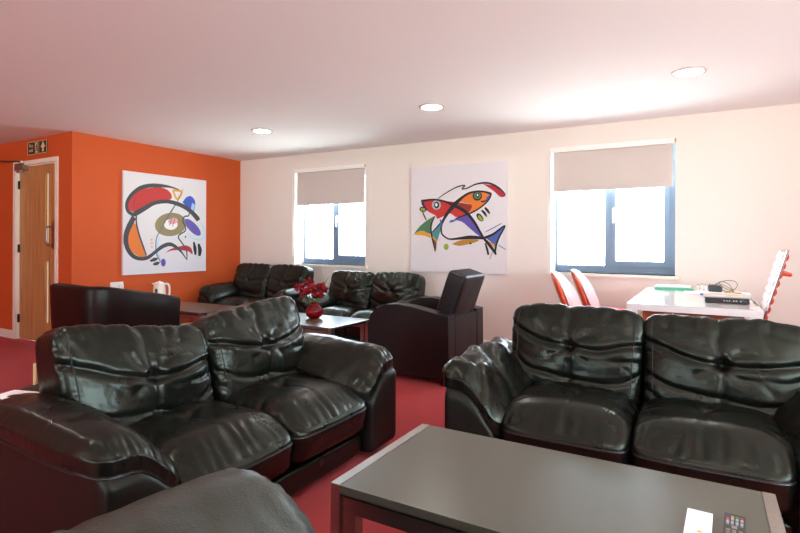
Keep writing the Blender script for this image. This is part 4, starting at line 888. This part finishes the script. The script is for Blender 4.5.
# things on the front coffee table
r = thing('wireless_controller', 'white slim controller with a yellow mark on the front coffee table', 'controller', (-.012, 1.565, .45), -.04)
box('shell', (-.030, .030, -.09, .09, 0, .018), M['white'], r, bevel=.006, seg=3)
bm = bmesh.new(); lathe(bm, [(.0055, .0181), (.0055, .0187)], (.004, -.030, 0), 16); fin(bm, 'yellow_mark', M['yellow'], r)
box('slot', (-.012, .012, .066, .068, .018, .0184), mat('pale_grey', '#b9b9b9', .5), r)
r = thing('remote_control', 'black television remote with coloured buttons on the front coffee table', 'remote control', (.068, 1.595, .45), -.06)
box('case', (-.024, .024, -.09, .09, 0, .016), M['dark'], r, bevel=.005, seg=3)
def btn(x, y, w, h, m): box('button', (x-w/2, x+w/2, y-h/2, y+h/2, .0161, .0185), m, r, bevel=.0008)
for x, m in ((-.0155, 'bluep'), (-.005, 'yellow'), (.0055, 'greenp'), (.016, 'redp')): btn(x, .069, .0075, .005, M[m])
for k, y in enumerate((.057, .046, .035, .024)):
    for x in (-.0155, -.005, .0055, .016): btn(x, y, .0065, .005, M['redp'] if (k == 0 and x < -.01) else mat('key_grey', '#8a8f96', .5) if k % 2 else mat('key_pale', '#b5bac0', .5))
btn(0, .008, .012, .012, M['steel'])
for y in (-.01, -.022, -.034, -.046, -.058, -.07):
    for x in (-.0135, 0, .0135): btn(x, y, .009, .006, M['steel'])

# behind the left sofa
tag(box('paper_sheet', (-.075, .075, -.055, .055, 0, .002), M['paper']), 'white folded paper on the back edge of the left sofa', 'paper')
C.objects[-1].location = (-2.36, 1.04, .584); C.objects[-1].rotation_euler = (0, 0, .3)
b_ = tag(box('wooden_board', (-.012, .012, -.22, .22, 0, .645), M['palewood'], bevel=.003), 'pale wooden board upright on the carpet behind the left sofa', 'board'); b_.location = (-2.60, 1.435, 0)

# ------------------------------------------------------------------ light
w = bpy.data.worlds.new('sky'); S.world = w; w.use_nodes = True; nt = w.node_tree; nt.nodes.clear()
o = nt.nodes.new('ShaderNodeOutputWorld'); bg = nt.nodes.new('ShaderNodeBackground'); bg.inputs['Strength'].default_value = 14
tc = nt.nodes.new('ShaderNodeTexCoord'); sp = nt.nodes.new('ShaderNodeSeparateXYZ'); cr = nt.nodes.new('ShaderNodeValToRGB')
mr = nt.nodes.new('ShaderNodeMapRange'); mr.inputs['From Min'].default_value = -.5; mr.inputs['From Max'].default_value = .5
e = cr.color_ramp.elements; e[0].position = .42; e[0].color = (1.35, 1.5, 1.42, 1); e[1].position = .60; e[1].color = (.66, .80, .92, 1)
nt.links.new(tc.outputs['Generated'], sp.inputs[0]); nt.links.new(sp.outputs[2], mr.inputs[0]); nt.links.new(mr.outputs[0], cr.inputs[0])
nt.links.new(cr.outputs[0], bg.inputs[0]); nt.links.new(bg.outputs[0], o.inputs[0])
def portal(name, loc, rot, sx, sy):
    l = bpy.data.lights.new(name, 'AREA'); l.shape = 'RECTANGLE'; l.size = sx; l.size_y = sy; l.cycles.is_portal = True
    ob = bpy.data.objects.new(name, l); C.objects.link(ob); ob.location = loc; ob.rotation_euler = rot
for w_ in (W1, W2): portal('window_daylight', ((w_[0]+w_[1])/2, YW+.25, (w_[2]+w_[3])/2), (-pi/2, 0, 0), w_[1]-w_[0], w_[3]-w_[2])
for u0, u1, z0, z1 in BW: portal('window_daylight', ((u0+u1)/2, YB-.2, (z0+z1)/2), (pi/2, 0, 0), u1-u0, z1-z0)  # sampling portals for the invented rear windows
for u0, u1, z0, z1 in RW: portal('window_daylight', (XR+.2, (u0+u1)/2, (z0+z1)/2), (0, pi/2, 0), z1-z0, u1-u0)  # sampling portals for the invented right-hand windows

# ------------------------------------------------------------------ camera
cd = bpy.data.cameras.new('camera'); cam = bpy.data.objects.new('camera', cd); C.objects.link(cam)
cd.sensor_width = 36; cd.lens = 525.0/800*36; cd.shift_y = -24.7/800
yaw, roll = math.radians(-30.14), math.radians(.243)
R = Matrix.Rotation(-yaw, 4, 'Z') @ Matrix.Rotation(pi/2, 4, 'X') @ Matrix.Rotation(roll, 4, 'Z')
cam.matrix_world = Matrix.Translation((0, 0, 1.2)) @ R
cd.clip_start = .05
S.camera = cam
S.view_settings.view_transform = 'Standard'; S.view_settings.look = 'None'; S.view_settings.gamma = 1; S.view_settings.use_curve_mapping = False
S.view_settings.exposure = 0.52
S.cycles.use_denoising = True
S.cycles.max_bounces = 10; S.cycles.diffuse_bounces = 6; S.cycles.sample_clamp_indirect = 8; S.cycles.caustics_reflective = False; S.cycles.caustics_refractive = False
